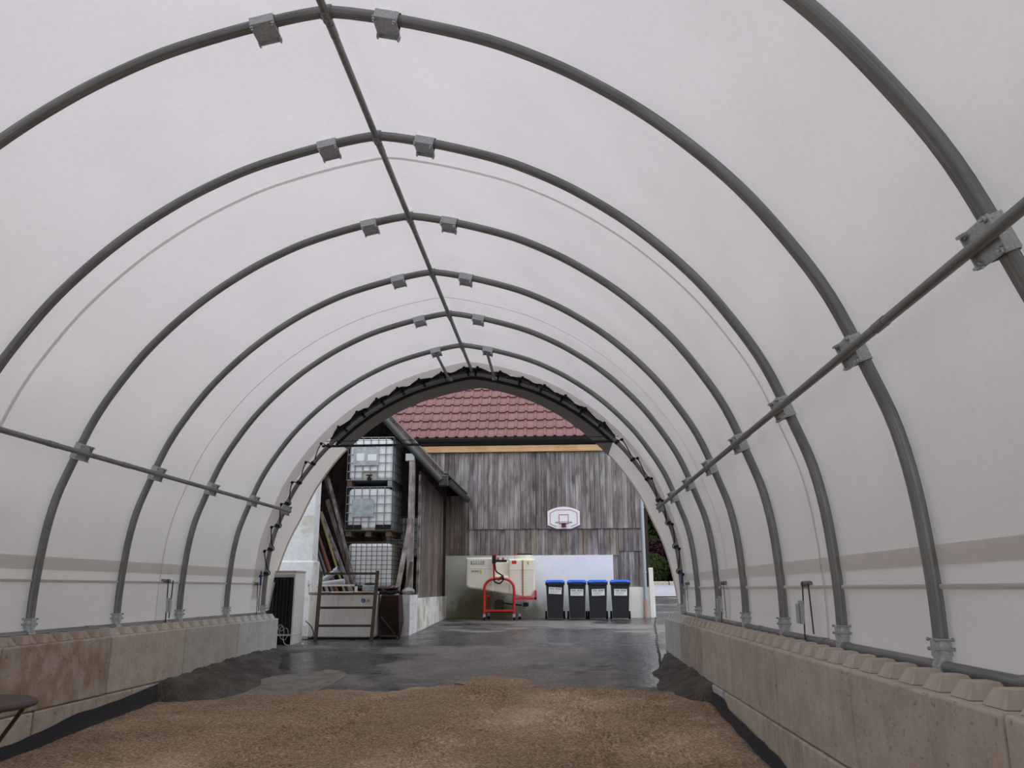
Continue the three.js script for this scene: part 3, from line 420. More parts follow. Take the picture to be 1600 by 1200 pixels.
// ---------------------------------------------------------------- shed left of the barn
const shed = thing('open_shed', 'open-fronted timber shed with steep roof left of the barn', 'shed', V(-3.2, -0.93, 18.3));
const SX = (X) => X + 3.2, SY = (Y) => Y + 0.93, SZ = (z) => 18.3 - z;
{
  let z = 18.35; const mats = mWoodBrown; while (z < 22.35) { const w = Math.min(rr(0.14, 0.24), 22.38 - z); const top = mix(2.62, 2.38, (z - 18.3) / 4.1), h = top + 0.21; const g = uvM(new THREE.BoxGeometry(0.03, h, w - 0.006), 1); const uv = g.attributes.uv, ou = rnd(), ov = rnd(); for (let i = 0; i < uv.count; i++) uv.setXY(i, uv.getX(i) + ou, uv.getY(i) * 0.3 + ov); const m = part(shed, 'board', g, mats[Math.floor(rnd() * 3)]); m.position.set(SX(-3.19) + rr(0, 0.01), SY(-0.21) + h / 2, SZ(z + w / 2)); z += w; }
  part(shed, 'corner_board', uvM(box(0.05, 2.75, 0.12, SX(-3.17), SY(1.15), SZ(18.3)), 1), mWood[0]);
  part(shed, 'post', uvM(box(0.13, 3.05, 0.13, SX(-3.32), SY(1.35), SZ(18.1)), 1), mWood[2]); part(shed, 'post_bracket', box(0.2, 0.16, 0.16, SX(-3.37), SY(2.9), SZ(18.1)), mZinc);
  const pl = new THREE.BoxGeometry(0.2, 0.8, 0.9); part(shed, 'low_wall', pl.translate(SX(-3.18), SY(-0.53), SZ(17.35)), mLime, 'white low wall end'); part(shed, 'plinth', box(0.2, 0.85, 4.7, SX(-3.19), SY(-0.63), SZ(20.15)), mLimeMossy, 'mossy white plinth');
  // steep roof: lower edge over the yard, rising to the left
  const A = [-2.6, 2.40], Rg = [-5.9, 2.40 + 3.3 * 1.06], th = 0.1; const roofGeo = (z0, z1, dy, t) => { const s = new THREE.Shape(); s.moveTo(A[0], A[1] + dy); s.lineTo(A[0], A[1] + dy + t); s.lineTo(Rg[0], Rg[1] + dy + t); s.lineTo(Rg[0] - 3, Rg[1] - 3.1 + dy + t); s.lineTo(Rg[0] - 3, Rg[1] - 3.1 + dy); s.lineTo(Rg[0], Rg[1] + dy); return new THREE.ExtrudeGeometry(s, { depth: z1 - z0, bevelEnabled: false }).translate(3.2, 0.93, 18.3 - z1); };
  part(shed, 'roof', roofGeo(18.15, 22.36, 0, th), mWoodDark);
  part(shed, 'roof_covering', roofGeo(18.08, 22.36, th + 0.003, 0.05), M({ color: 0x55504e, roughness: 0.8 }));
  const dirv = new THREE.Vector3(Rg[0] - A[0], Rg[1] - A[1], 0).normalize();
  part(shed, 'barge_board', uvM(bar([SX(A[0] - 0.05), SY(A[1] + 0.02), SZ(18.12)], [SX(Rg[0]), SY(Rg[1]), SZ(18.12)], 0.2, 0.05), 1), mWoodBrown[1]);
  part(shed, 'verge_cap', rod([SX(A[0] - 0.06), SY(A[1] - 0.04), SZ(18.04)], [SX(Rg[0]), SY(Rg[1] - 0.05), SZ(18.04)], 0.075, 12), mSheet, 'half-round grey sheet metal verge');
  part(shed, 'gutter', [new THREE.CylinderGeometry(0.075, 0.075, 4.1, 12, 1, true, 0, Math.PI).rotateX(Math.PI / 2).rotateZ(-Math.PI / 2).translate(SX(-2.53), SY(2.38), SZ(20.25)), rod([SX(-2.455), SY(2.39), SZ(18.2)], [SX(-2.455), SY(2.39), SZ(22.3)], 0.01, 6)], mSheet);
  part(shed, 'gutter_box', rbox(0.2, 0.24, 0.16, 0.02, SX(-2.6), SY(2.36), SZ(18.1)), mSheet);
  for (let k = 0; k < 12; k++) part(shed, 'eave_tile', rbox(0.16, 0.05, 0.26, 0.015, SX(-2.6), SY(2.53), SZ(18.3 + k * 0.34)), mSheet);
  const bw = new THREE.Shape([[-3.1, -0.9], [-3.1, 2.9], [-5.9, 5.86], [-8.85, 2.8], [-8.85, -0.9]].map(([a, b]) => new THREE.Vector2(SX(a), SY(b))));
  part(shed, 'back_wall', [uvM(new THREE.ExtrudeGeometry(bw, { depth: 0.05, bevelEnabled: false }).translate(0, 0, SZ(22.18)), 1), box(0.08, 3.7, 4.6, SX(-8.82), SY(0.95), SZ(19.85))], mWoodDark);
}
{
  const g = struct('wall_shed', 'white rendered wall of the house left of the shed', V(-7.1, -1.0, 17.0));
  part(g, 'wall_body', uvM(box(3.94, 6, 0.36), 0.4).translate(0, 3, 0), mLime); part(g, 'wall_foot', uvM(rbox(3.98, 1.56, 0.42, 0.03), 0.4).translate(0.03, 0.78, 0.0), mLime);
}

// ---------------------------------------------------------------- tanks in cages
function cage(w, h, d, nv, nh, r) {
  const gs = [], y0 = 0.14; const X = (i, n, L) => -L / 2 + L * i / n;
  for (let k = 0; k <= nh; k++) { const y = mix(y0, h, k / nh); for (const z of [-d / 2, d / 2]) gs.push(rod([-w / 2, y, z], [w / 2, y, z], r, 6)); for (const x of [-w / 2, w / 2]) gs.push(rod([x, y, -d / 2], [x, y, d / 2], r, 6)); }
  for (let i = 0; i <= nv; i++) { for (const z of [-d / 2, d / 2]) gs.push(rod([X(i, nv, w), y0, z], [X(i, nv, w), h, z], r, 6)); for (const x of [-w / 2, w / 2]) gs.push(rod([x, y0, X(i, nv, d)], [x, h, X(i, nv, d)], r, 6)); }
  return gs;
}
function ibc(label, X, Y, zf, h, o = {}) {
  const w = 1.04, d = 1.18, g = thing('caged_tank', label, 'tank', V(X, Y, zf + d / 2), 'caged water tanks');
  part(g, 'bottle', uvM(rbox(w - 0.07, h - 0.17, d - 0.07, 0.09, 0, 0.15 + (h - 0.17) / 2, 0, 4), 1), o.mat ?? mIbc);
  part(g, 'cage', cage(w, h, d, o.nv ?? 6, o.nh ?? 5, o.r ?? 0.011), o.rusty ? mCageRusty : mCage);
  if (o.wood) { for (let i = 0; i < 5; i++) part(g, 'pallet_board', uvM(box(w + 0.06, 0.022, 0.14, 0, 0.128, -d / 2 + 0.08 + i * 0.255), 1, 0, 0, true), mPallet); for (const x of [-0.45, 0, 0.45]) for (const z of [-0.5, 0, 0.5]) part(g, 'pallet_block', box(0.12, 0.085, 0.13, x, 0.075, z), mPallet); for (const x of [-0.45, 0, 0.45]) part(g, 'pallet_runner', uvM(box(0.12, 0.03, d, x, 0.017, 0), 1), mPallet); }
  else { for (const x of [-0.46, 0.46]) part(g, 'pallet_runner', box(0.1, 0.13, d, x, 0.068, 0), x < 0 ? mPallet : mCage); part(g, 'pallet_deck', box(w, 0.025, d, 0, 0.14, 0), mCage); }
  for (const p of o.plates ?? []) part(g, p[4] ?? 'label_plate', box(p[2], p[3], 0.006, p[0], p[1], d / 2 + (p[4] ? 0.02 : 0.014)), p[5] ?? mPlate);
  if (o.valve) part(g, 'outlet_valve', [rod([0, 0.16, d / 2 - 0.02], [0, 0.16, d / 2 + 0.07], 0.045, 12), rod([0, 0.13, d / 2 + 0.05], [0, 0.24, d / 2 + 0.05], 0.02, 8), rbox(0.14, 0.03, 0.03, 0.008, 0, 0.24, d / 2 + 0.055)], mRubber, 'dark outlet valve'), part(g, 'valve_recess', box(0.32, 0.2, 0.01, 0, 0.26, d / 2 - 0.028), mHemBeige);
  if (o.feet) for (const x of [-0.42, -0.24, 0.24, 0.42]) part(g, 'cage_foot', box(0.16, 0.11, 0.05, x, 0.2, d / 2 - 0.01), mRubber);
  return g;
}
const mHemBeige = M({ color: 0xb9b2a6, roughness: 0.7 }), mPaper = M({ color: 0xeceff2, roughness: 0.7 });
ibc('topmost caged white tank with info plate and outlet valve', -4.25, 2.23, 17.9, 1.11, { valve: true, plates: [[-0.1, 0.68, 0.58, 0.42], [-0.23, 0.66, 0.17, 0.17, 'paper_label', mPaper], [0.04, 0.65, 0.2, 0.15, 'paper_label', mPaper]] });
ibc('middle caged white tank with blank grey plate on wooden pallet', -4.24, 1.12, 17.9, 1.09, { wood: true, feet: true, plates: [[-0.14, 0.63, 0.5, 0.4]] });
ibc('lowest caged tank with fine rusty mesh', -4.2, -0.12, 17.9, 1.11, { nv: 9, nh: 10, r: 0.007, rusty: true });
ibc('shaded caged tank at the back of the shed', -3.75, 0.6, 19.7, 1.1, {});
{
  const g = thing('timber_stack', 'timber stack under the caged tanks behind the freezer', 'timber', V(-4.15, -0.905, 18.5));
  for (let k = 0; k < 6; k++) for (let i = 0; i < 3; i++) part(g, 'beam', uvM(k % 2 ? box(1.6, 0.13, 0.14, 0, k * 0.13 + 0.065, -0.5 + i * 0.5) : box(0.14, 0.13, 1.2, -0.6 + i * 0.6, k * 0.13 + 0.065, 0), 1), mPallet);
  part(g, 'beam', box(1.5, 0.13, 1.25, 0.3, 0.0, -1.7).translate(0, 0.065, 0), mPallet); for (let i = 0; i < 2; i++) part(g, 'beam', uvM(box(0.2, 1.4, 0.2, 0.1 + i * 0.55, 0.78, -1.75), 1), mPallet);
}

// ---------------------------------------------------------------- things leaning in the shed
function lean(name, label, cat, a, b, geo, mat) { const lo = a[1] < b[1] ? a : b, hi = lo === a ? b : a, g = thing(name, label, cat, V(...lo)); part(g, 'shaft', geo(new THREE.Vector3(0, 0, 0), V(...hi).sub(V(...lo))), mat); return g; }
const plank = (w, t) => (a, b) => uvM(bar(a, b, w, t), 1), round = (r) => (a, b) => rod(a, b, r, 12);
const ext = (a, b, y) => { const k = (y - a[1]) / (b[1] - a[1]); return [mix(a[0], b[0], k), y, mix(a[2], b[2], k)]; };
lean('leaning_plank', 'tall dark plank leaning left of the caged tanks', 'plank', [-5.34, 2.5, 18.2], ext([-5.34, 2.5, 18.2], [-4.48, 0.32, 18.0], -0.88), plank(0.12, 0.04), mWoodDark);
lean('leaning_plank', 'grey lath leaning between dark plank and tanks', 'plank', [-5.21, 2.42, 17.95], ext([-5.21, 2.42, 17.95], [-4.48, 0.19, 17.75], -0.88), plank(0.06, 0.04), mWood[4]);
lean('leaning_plank', 'yellow lath leaning among the grey pipes', 'plank', [-5.36, 1.82, 17.7], ext([-5.36, 1.82, 17.7], [-4.75, 0.33, 17.5], -0.88), plank(0.04, 0.03), mYellow);
lean('leaning_pipe', 'thick red-brown pipe leaning by the white wall', 'pipe', [-5.38, 1.46, 17.5], ext([-5.38, 1.46, 17.5], [-4.78, 0.06, 17.35], -0.88), round(0.045), mRedOld);
lean('leaning_pipe', 'grey pipe leaning between red pipe and white wall', 'pipe', [-5.4, 1.15, 17.4], ext([-5.4, 1.15, 17.4], [-4.95, 0.06, 17.25], -0.88), round(0.035), mPvcOld);
lean('leaning_pipe', 'thin grey pipe nearest the white wall', 'pipe', [-5.38, 0.82, 17.3], ext([-5.38, 0.82, 17.3], [-5.05, 0.06, 17.25], -0.9), round(0.022), mPvcOld);
lean('leaning_plank', 'grey plank leaning behind the yellow lath', 'plank', [-5.32, 1.66, 17.85], ext([-5.32, 1.66, 17.85], [-4.62, 0.19, 17.7], -0.88), plank(0.08, 0.03), mWood[3]);
lean('leaning_pipe', 'grey pipe leaning just left of the red-brown pipe', 'pipe', [-5.46, 1.3, 17.62], ext([-5.46, 1.3, 17.62], [-4.9, 0.06, 17.45], -0.88), round(0.028), mPvcOld);
lean('leaning_plank', 'dark narrow board leaning right of the yellow lath', 'plank', [-5.24, 1.95, 18.05], ext([-5.24, 1.95, 18.05], [-4.6, 0.3, 17.9], -0.88), plank(0.09, 0.03), mWoodBrown[1]);
lean('leaning_plank', 'long brown board leaning between tanks and shed post', 'plank', [-3.25, 1.48, 17.7], ext([-3.25, 1.48, 17.7], [-3.4, 0.12, 17.3], -0.88), plank(0.1, 0.05), mWood[5]);
lean('leaning_plank', 'short pale board leaning at the shed post', 'plank', [-3.2, 0.55, 17.62], [-3.28, -0.12, 17.4], plank(0.07, 0.05), mPallet);
{
  const g = thing('drain_pipe', 'grey drain pipe with open dark end on the freezer', 'pipe', V(-4.75, 0.02, 16.5)); part(g, 'pipe', [rod([-0.15, 0.06, 0], [0.3, 0.36, 0.1], 0.055, 14), rod([0.22, 0.31, 0.085], [0.3, 0.36, 0.1], 0.066, 14)], mPvc); part(g, 'pipe_mouth', rod([0.29, 0.353, 0.098], [0.305, 0.364, 0.102], 0.056, 14), mBlack); 
  const h = thing('drain_pipe', 'grey drain pipe lying flat on the freezer', 'pipe', V(-4.7, 0.02, 16.35)); part(h, 'pipe', rod([-0.15, 0.055, 0], [0.4, 0.12, 0.05], 0.055, 14), mPvc);
}
// ---------------------------------------------------------------- fridge, freezer, frame, rusty sheet
{
  const g = thing('old_fridge', 'old white fridge turned to show its black rear grille', 'fridge', V(-5.19, -0.985, 15.0));
  part(g, 'cabinet', uvM(rbox(0.64, 1.12, 0.58, 0.012, 0, 0.72, -0.31), 1), mWhitePaint); part(g, 'cabinet_leg_panel', [box(0.03, 0.17, 0.56, 0.3, 0.085, -0.31), box(0.03, 0.17, 0.56, -0.3, 0.085, -0.31)], mWhitePaint); part(g, 'compressor', rbox(0.4, 0.14, 0.3, 0.04, 0, 0.075, -0.3), mBlack);
  part(g, 'top_rail', box(0.6, 0.05, 0.03, 0, 1.22, -0.01), mZinc); part(g, 'bottom_rail', box(0.58, 0.03, 0.03, 0, 0.175, 0.0), mZinc);
  part(g, 'grille_plate', box(0.58, 1.0, 0.008, 0, 0.69, -0.012), mBlack); for (let i = 0; i < 9; i++) part(g, 'grille_fin', box(0.026, 0.98, 0.03, -0.26 + i * 0.065, 0.69, 0.006), mBlack);
  part(g, 'top_board', uvM(box(0.66, 0.03, 0.6, 0, 1.295, -0.31), 1), mHemBeige);
  const c = thing('power_cord', 'coiled white power cord hanging under the fridge grille', 'cord', V(-5.0, -0.985, 14.9)); const pts = [[0, 0.32, 0.02], [-0.05, 0.36, 0.03], [-0.09, 0.3, 0.03], [-0.03, 0.25, 0.03], [0.06, 0.3, 0.03], [0.1, 0.2, 0.03], [0.04, 0.1, 0.03], [-0.04, 0.14, 0.03], [-0.06, 0.26, 0.03], [-0.02, 0.33, 0.03], [0.02, 0.25, 0.03], [0.02, 0.1, 0.04], [0.1, 0.02, 0.1], [0.25, 0.012, 0.1], [0.36, 0.02, 0.06]]; part(c, 'cable', tube(pts, 0.006, 120, 6), mPvc); part(c, 'plug', rbox(0.05, 0.04, 0.04, 0.012, 0.38, 0.03, 0.05), mWhitePaint);
}
{
  const g = thing('chest_freezer', 'white chest freezer with brown lid edge behind the leaning frame', 'freezer', V(-4.27, -0.945, 16.05));
  part(g, 'body', uvM(rbox(1.32, 0.8, 0.66, 0.03, 0, 0.43, -0.34), 1), mWhitePaint); part(g, 'base', box(1.28, 0.05, 0.6, 0, 0.025, -0.34), mBlack);
  part(g, 'lid', uvM(rbox(1.34, 0.055, 0.68, 0.018, 0, 0.862, -0.34), 1), M({ color: 0xa89a84, roughness: 0.8 }), 'brown weathered lid'); part(g, 'lid_handle', rbox(0.42, 0.02, 0.03, 0.006, 0.0, 0.875, 0.012), mWhitePaint);
  part(g, 'emblem', new THREE.CylinderGeometry(0.04, 0.04, 0.004, 20).rotateX(Math.PI / 2).translate(0.43, 0.72, 0), M({ color: 0x2f5f96, roughness: 0.4 }), 'round blue emblem'); part(g, 'emblem_center', new THREE.ConeGeometry(0.024, 0.034, 3).scale(1, 1, 0.12).translate(0.43, 0.72, 0.002), mWhitePaint); part(g, 'lock', new THREE.CylinderGeometry(0.03, 0.03, 0.008, 16).scale(0.8, 1, 1).rotateX(Math.PI / 2).translate(0.53, 0.72, 0.0), mPvc);
  const h = thing('white_rail', 'white plastic rail lying on the freezer lid', 'rail', V(-4.6, -0.055, 16.2)); part(h, 'rail', [box(0.98, 0.035, 0.05, 0.1, 0.12, 0), box(0.04, 0.16, 0.05, 0.57, 0.06, 0), box(0.04, 0.22, 0.05, -0.39, 0.11, 0)], mWhitePaint);
  const b = thing('tool_box', 'white box with dark bowl on the freezer lid', 'box', V(-3.78, -0.055, 16.3)); part(b, 'box_body', rbox(0.26, 0.12, 0.2, 0.02, 0, 0.062, 0), mPlate); part(b, 'bowl', new THREE.SphereGeometry(0.12, 16, 8, 0, 6.283, 0, 1.57).scale(1, 0.45, 0.8).translate(0, 0.12, 0), mRubber);
  const w = thing('freezer_cable', 'black cable looping at the left foot of the freezer', 'cord', V(-4.85, -0.95, 15.95)); part(w, 'cable', tube([[-0.08, 0.35, 0], [0.05, 0.24, 0.03], [0.1, 0.1, 0.03], [0.02, 0.015, 0.03], [-0.12, 0.012, 0.03]], 0.009, 40, 6), mBlack);
}
{
  const g = thing('ladder_frame', 'rusty brown steel ladder frame leaning on the freezer', 'frame', V(-4.12, -0.955, 15.75)), top = 1.29, zt = -0.22;
  for (const s of [-1, 1]) part(g, 'side_rail', uvM(bar([s * 0.535, 0, 0], [s * 0.56, top, zt + 0.0], 0.062, 0.045), 1), mRust);
  for (const y of [0.27, 0.6, 0.86, 1.24]) part(g, 'rung', uvM(bar([-0.55, y, zt * y / top], [0.55, y, zt * y / top], 0.044, 0.035), 1), mRust);
}
{
  const g = thing('rusty_hopper', 'dark rusty steel hopper standing right of the freezer', 'hopper', V(-3.36, -0.945, 16.3));
  const s = new THREE.Shape(); s.moveTo(-0.14, 0.06); s.lineTo(0.14, 0.06); s.lineTo(0.18, 0.3); s.lineTo(0.14, 0.8); s.lineTo(-0.17, 0.8); s.lineTo(-0.2, 0.45);
  part(g, 'hopper_body', uvM(new THREE.ExtrudeGeometry(s, { depth: 0.4, bevelEnabled: true, bevelSize: 0.02, bevelThickness: 0.02, bevelSegments: 2 }).translate(0, 0, -0.42), 1), mRustDark); part(g, 'side_sheet', uvM(bar([0.22, 0.0, 0.1], [0.17, 0.72, 0.02], 0.012, 0.24, [0.3, 0, 1]), 1), mRust); part(g, 'brace_bar', bar([-0.18, 0.42, 0.03], [0.12, 0.08, 0.03], 0.03, 0.02), mRust); part(g, 'foot_bar', [box(0.4, 0.03, 0.04, -0.02, 0.05, 0.02), box(0.03, 0.06, 0.4, -0.16, 0.03, -0.2), box(0.03, 0.06, 0.4, 0.14, 0.03, -0.2)], mRust);
  const b = thing('tool_bundle', 'black tools and cables heaped on the rusty hopper', 'tools', V(-3.42, -0.115, 16.45)); const pts = []; for (let i = 0; i < 26; i++) pts.push([rr(-0.2, 0.2), rr(0.02, 0.12), rr(-0.12, 0.12)]); part(b, 'cables', tube(pts, 0.016, 180, 6), mBlack); part(b, 'tool_case', rbox(0.3, 0.07, 0.2, 0.02, -0.02, 0.035, 0), mRubber);
  const c = thing('pink_cloth', 'crumpled pink cloth on the tools beside the pillar', 'cloth', V(-3.3, -0.02, 16.4)); part(c, 'cloth', sheet(12, 12, (u, v) => [(u - 0.5) * 0.16, 0.05 + 0.04 * n2(u * 4, v * 4, 91) - 0.04 * Math.hypot(u - 0.5, v - 0.5), (v - 0.5) * 0.12]), M({ color: 0x9a5f6c, roughness: 0.9 }));
  const p = thing('metal_pot', 'flat grey metal pot on the white low wall end', 'pot', V(-3.17, -0.13, 17.2)); part(p, 'pot', new THREE.LatheGeometry([[0, 0], [0.1, 0], [0.14, 0.05], [0.13, 0.1], [0.06, 0.15], [0, 0.16]].map(([x, y]) => new THREE.Vector2(x, y)), 20), mSteel);
}

// ---------------------------------------------------------------- crop sprayer
{
  const g = thing('crop_sprayer', 'cream crop sprayer tank on red tube frame by the barn plinth', 'sprayer', V(-1.57, -0.79, 21.2));
  const sy = (Y) => Y + 0.79, sx = (X) => X + 1.57;
  const ext2 = (pts, z0, depth, r = 0.05) => { const s = new THREE.Shape(); pts.forEach((p, i) => i ? s.lineTo(sx(p[0]), sy(p[1])) : s.moveTo(sx(p[0]), sy(p[1]))); return new THREE.ExtrudeGeometry(s, { depth: depth - 2 * r, bevelEnabled: true, bevelSize: r, bevelThickness: r, bevelOffset: -r, bevelSegments: 4 }).translate(0, 0, z0 - depth + r); };
  part(g, 'tank', [ext2([[-2.44, 0.77], [-2.44, 0.06], [-2.36, -0.0], [-1.72, -0.09], [-1.72, 0.775]], -0.1, 0.85), ext2([[-1.34, 0.735], [-1.34, -0.15], [-0.98, -0.23], [-0.74, -0.22], [-0.65, -0.05], [-0.65, 0.735]], -0.1, 0.85), ext2([[-1.85, 0.34], [-1.85, -0.06], [-1.2, -0.19], [-1.2, 0.3]], -0.12, 0.8), ext2([[-1.85, 0.7], [-1.85, 0.1], [-1.2, 0.1], [-1.2, 0.68]], -0.35, 0.55), box(0.7, 0.014, 0.01, sx(-2.08), sy(0.5), -0.1), box(0.66, 0.014, 0.01, sx(-1.0), sy(0.47), -0.1)], mTank);
  part(g, 'tank_lid', [new THREE.CylinderGeometry(0.25, 0.24, 0.1, 28).translate(sx(-0.96), sy(0.79), -0.5)], mTank, 'round cream filler lid'); part(g, 'lid_disc', new THREE.CylinderGeometry(0.2, 0.21, 0.04, 24).translate(sx(-0.94), sy(0.86), -0.5), mBlack); part(g, 'lid_lever', rbox(0.16, 0.03, 0.04, 0.01, sx(-1.12), sy(0.87), -0.45), mRed);
  part(g, 'level_strip', box(0.03, 0.94, 0.012, sx(-0.97), sy(0.23), -0.092), M({ color: 0x9a6a3c, roughness: 0.6 }), 'brown level gauge'); for (let k = 0; k < 9; k++) part(g, 'level_mark', box(0.12, 0.006, 0.004, sx(-0.97), sy(0.45 - k * 0.07), -0.098), mPvc);
  const dec = (w, h, X, Y, draw, pw = 256, ph = 96) => part(g, 'sticker', new THREE.PlaneGeometry(w, h).translate(sx(X), sy(Y), -0.094), M({ map: canvas(pw, ph, draw), roughness: 0.5 }));
  dec(0.34, 0.085, -2.14, 0.64, (x, w, h) => { x.fillStyle = '#15171a'; x.fillRect(0, 0, w, h); x.fillStyle = '#f4f4f0'; x.fillRect(12, 12, w - 24, h - 24); x.fillStyle = '#15171a'; x.font = 'bold 58px sans-serif'; x.textAlign = 'center'; x.textBaseline = 'middle'; x.fillText('HOLDER', w / 2, h / 2 + 3, w - 36); });
  dec(0.2, 0.06, -2.2, 0.425, (x, w, h) => { x.fillStyle = '#e8e6da'; x.fillRect(0, 0, w, h); x.fillStyle = '#4a5266'; for (let i = 0; i < 6; i++) x.fillRect(10 + i * 40, 16, 26, h - 32); });
  dec(0.045, 0.1, -2.06, 0.41, (x, w, h) => { x.fillStyle = '#e0b840'; x.fillRect(0, 0, w, h); }); dec(0.12, 0.08, -1.19, 0.65, (x, w, h) => { x.fillStyle = '#c8262c'; x.fillRect(0, 0, w, h); }); dec(0.045, 0.09, -0.83, 0.63, (x, w, h) => { x.fillStyle = '#e0b840'; x.fillRect(0, 0, w, h); });
  const archPts = (z) => [[sx(-1.95), 0.14, z], [sx(-1.95), 0.75, z], [sx(-1.91), 0.9, z], [sx(-1.79), 1.0, z], [sx(-1.57), 1.03, z], [sx(-1.35), 1.0, z], [sx(-1.23), 0.9, z], [sx(-1.19), 0.75, z], [sx(-1.19), 0.14, z]];
  part(g, 'front_arch', tube(archPts(0.0), 0.034, 60, 10), mRed); part(g, 'rear_frame', [rod([sx(-1.9), 0.14, -0.75], [sx(-1.9), 0.62, -0.75], 0.03, 8), rod([sx(-1.24), 0.14, -0.75], [sx(-1.24), 0.55, -0.75], 0.03, 8), rod([sx(-1.9), 0.2, -0.75], [sx(-1.24), 0.2, -0.75], 0.028, 8)], mRed);
  part(g, 'base_bar', [bar([sx(-1.95), 0.24, 0], [sx(-1.19), 0.24, 0], 0.05, 0.05), bar([sx(-1.93), 0.2, 0], [sx(-1.9), 0.2, -0.75], 0.05, 0.05, [0, 1, 0]), bar([sx(-1.2), 0.2, 0], [sx(-1.24), 0.2, -0.75], 0.05, 0.05, [0, 1, 0]), bar([sx(-1.9), 0.6, -0.02], [sx(-1.8), 0.6, -0.5], 0.05, 0.05, [0, 1, 0])], mRed);
  part(g, 'side_arm', [box(0.6, 0.06, 0.08, sx(-0.92), 0.53, -0.05), box(0.05, 0.22, 0.08, sx(-0.64), 0.62, -0.05)], mRed); part(g, 'valve_post', rod([sx(-1.7), 1.0, 0.01], [sx(-1.71), 1.42, 0.01], 0.026, 10), mRed);
  part(g, 'valve_block', [rbox(0.1, 0.22, 0.1, 0.02, sx(-1.7), sy(0.72), 0.02), rbox(0.3, 0.06, 0.07, 0.02, sx(-1.52), sy(0.68), 0.02), rod([sx(-1.4), sy(0.66), 0.02], [sx(-1.4), sy(0.74), 0.02], 0.02, 8)], mBlack); for (let k = 0; k < 4; k++) part(g, 'valve_knob', new THREE.CylinderGeometry(0.022, 0.026, 0.05, 12).translate(sx(-1.6 + k * 0.065), sy(0.735), 0.03), k % 2 ? mTank : mRed); part(g, 'valve_cap', rbox(0.07, 0.05, 0.06, 0.01, sx(-1.66), sy(0.84), 0.02), mRed);
  part(g, 'hose', tube([[sx(-1.68), sy(0.6), 0.04], [sx(-1.64), sy(0.42), 0.06], [sx(-1.5), sy(0.32), 0.06], [sx(-1.46), sy(0.22), 0.05], [sx(-1.55), sy(0.12), 0.06], [sx(-1.68), sy(0.16), 0.06], [sx(-1.7), sy(0.24), 0.05]], 0.018, 50, 8), mRubber); part(g, 'hose_coupling', [rod([sx(-1.6), sy(0.2), 0.06], [sx(-1.46), sy(0.32), 0.06], 0.028, 10)], mRedOld);
  part(g, 'pump', [rbox(0.22, 0.24, 0.24, 0.06, sx(-1.58), 0.38, -0.3), rod([sx(-1.6), 0.34, -0.1], [sx(-1.6), 0.34, -0.2], 0.11, 16), rod([sx(-1.5), 0.42, -0.25], [sx(-1.0), 0.36, -0.25], 0.018, 8), rbox(0.14, 0.1, 0.1, 0.02, sx(-0.9), 0.38, -0.25)], mBlack);
  for (const [X, z] of [[-1.95, 0], [-1.19, 0], [-1.9, -0.75], [-1.07, -0.45]]) { const c = part(g, 'caster', [new THREE.CylinderGeometry(0.05, 0.05, 0.035, 16).rotateZ(Math.PI / 2).rotateY(0.4).translate(sx(X), 0.05, z)], mRubber); part(c, 'caster_fork', [box(0.06, 0.09, 0.06, sx(X), 0.115, z)], mZinc); }
}
// ---------------------------------------------------------------- bins
{
  const body = (() => { const g = new THREE.BoxGeometry(0.46, 0.86, 0.5, 1, 4, 1), p = g.attributes.position; for (let i = 0; i < p.count; i++) { const t = (p.getY(i) + 0.43) / 0.86, s = mix(0.84, 1, t); p.setX(i, p.getX(i) * s); p.setZ(i, p.getZ(i) * mix(0.78, 1, t) - 0.02 * (1 - t)); } g.translate(0, 0.46, 0); const q = g.toNonIndexed(); q.computeVertexNormals(); return q; })();
  const rim = rbox(0.5, 0.055, 0.55, 0.015, 0, 0.885, 0), lid = mergeGeometries([rbox(0.505, 0.05, 0.57, 0.022, 0, 0.937, 0.0, 3), rbox(0.44, 0.035, 0.48, 0.016, 0, 0.968, -0.01, 3), rbox(0.1, 0.035, 0.05, 0.012, -0.2, 0.925, 0.28), rbox(0.1, 0.035, 0.05, 0.012, 0.2, 0.925, 0.28)].map(plain));
  const wheel = new THREE.CylinderGeometry(0.1, 0.1, 0.05, 20).rotateZ(Math.PI / 2);
  const sticker = M({ map: canvas(256, 128, (x, w, h) => { x.fillStyle = '#eceef0'; x.fillRect(0, 0, w, h); x.fillStyle = '#26282c'; for (const [a, b] of [[18, 44], [66, 40], [128, 52], [184, 54]]) x.fillRect(a, 20, b, 15); x.fillStyle = '#777b82'; for (let i = 0; i < 3; i++) x.fillRect(26, 52 + i * 22, 200 - i * 26, 6); }), roughness: 0.6 });
  const L = ['rubbish bin with blue lid beside the sprayer, leftmost of four', 'second bin with blue lid from the sprayer', 'third bin with blue lid from the sprayer', 'bin with blue lid nearest the downpipe'];
  [-0.15, 0.42, 0.955, 1.535].forEach((X, i) => {
    const g = thing('wheelie_bin', L[i], 'bin', V(X, -0.782, 21.72), 'row of rubbish bins');
    part(g, 'body', body, mBin); part(g, 'rim', rim, mBin); part(g, 'lid', lid, mLid, 'blue plastic lid');
    const st = part(g, 'sticker', new THREE.BoxGeometry(0.33, 0.165, 0.003), sticker, 'white printed sticker'); st.position.set(0, 0.67 + (i === 0 ? 0.045 : 0), 0.247 + (i === 0 ? 0.003 : 0)); st.rotation.set(-0.065 * -1, 0, i === 0 ? -0.05 : i === 2 ? 0.03 : -0.01);
    for (const s of [-1, 1]) { const w = part(g, 'wheel', wheel, mRubber); w.position.set(s * 0.235, 0.1, -0.16); } part(g, 'axle', rod([-0.2, 0.1, -0.16], [0.2, 0.1, -0.16], 0.012, 8), mSteel);
    g.rotation.y = [0.03, -0.02, 0.02, -0.01][i];
  });
}
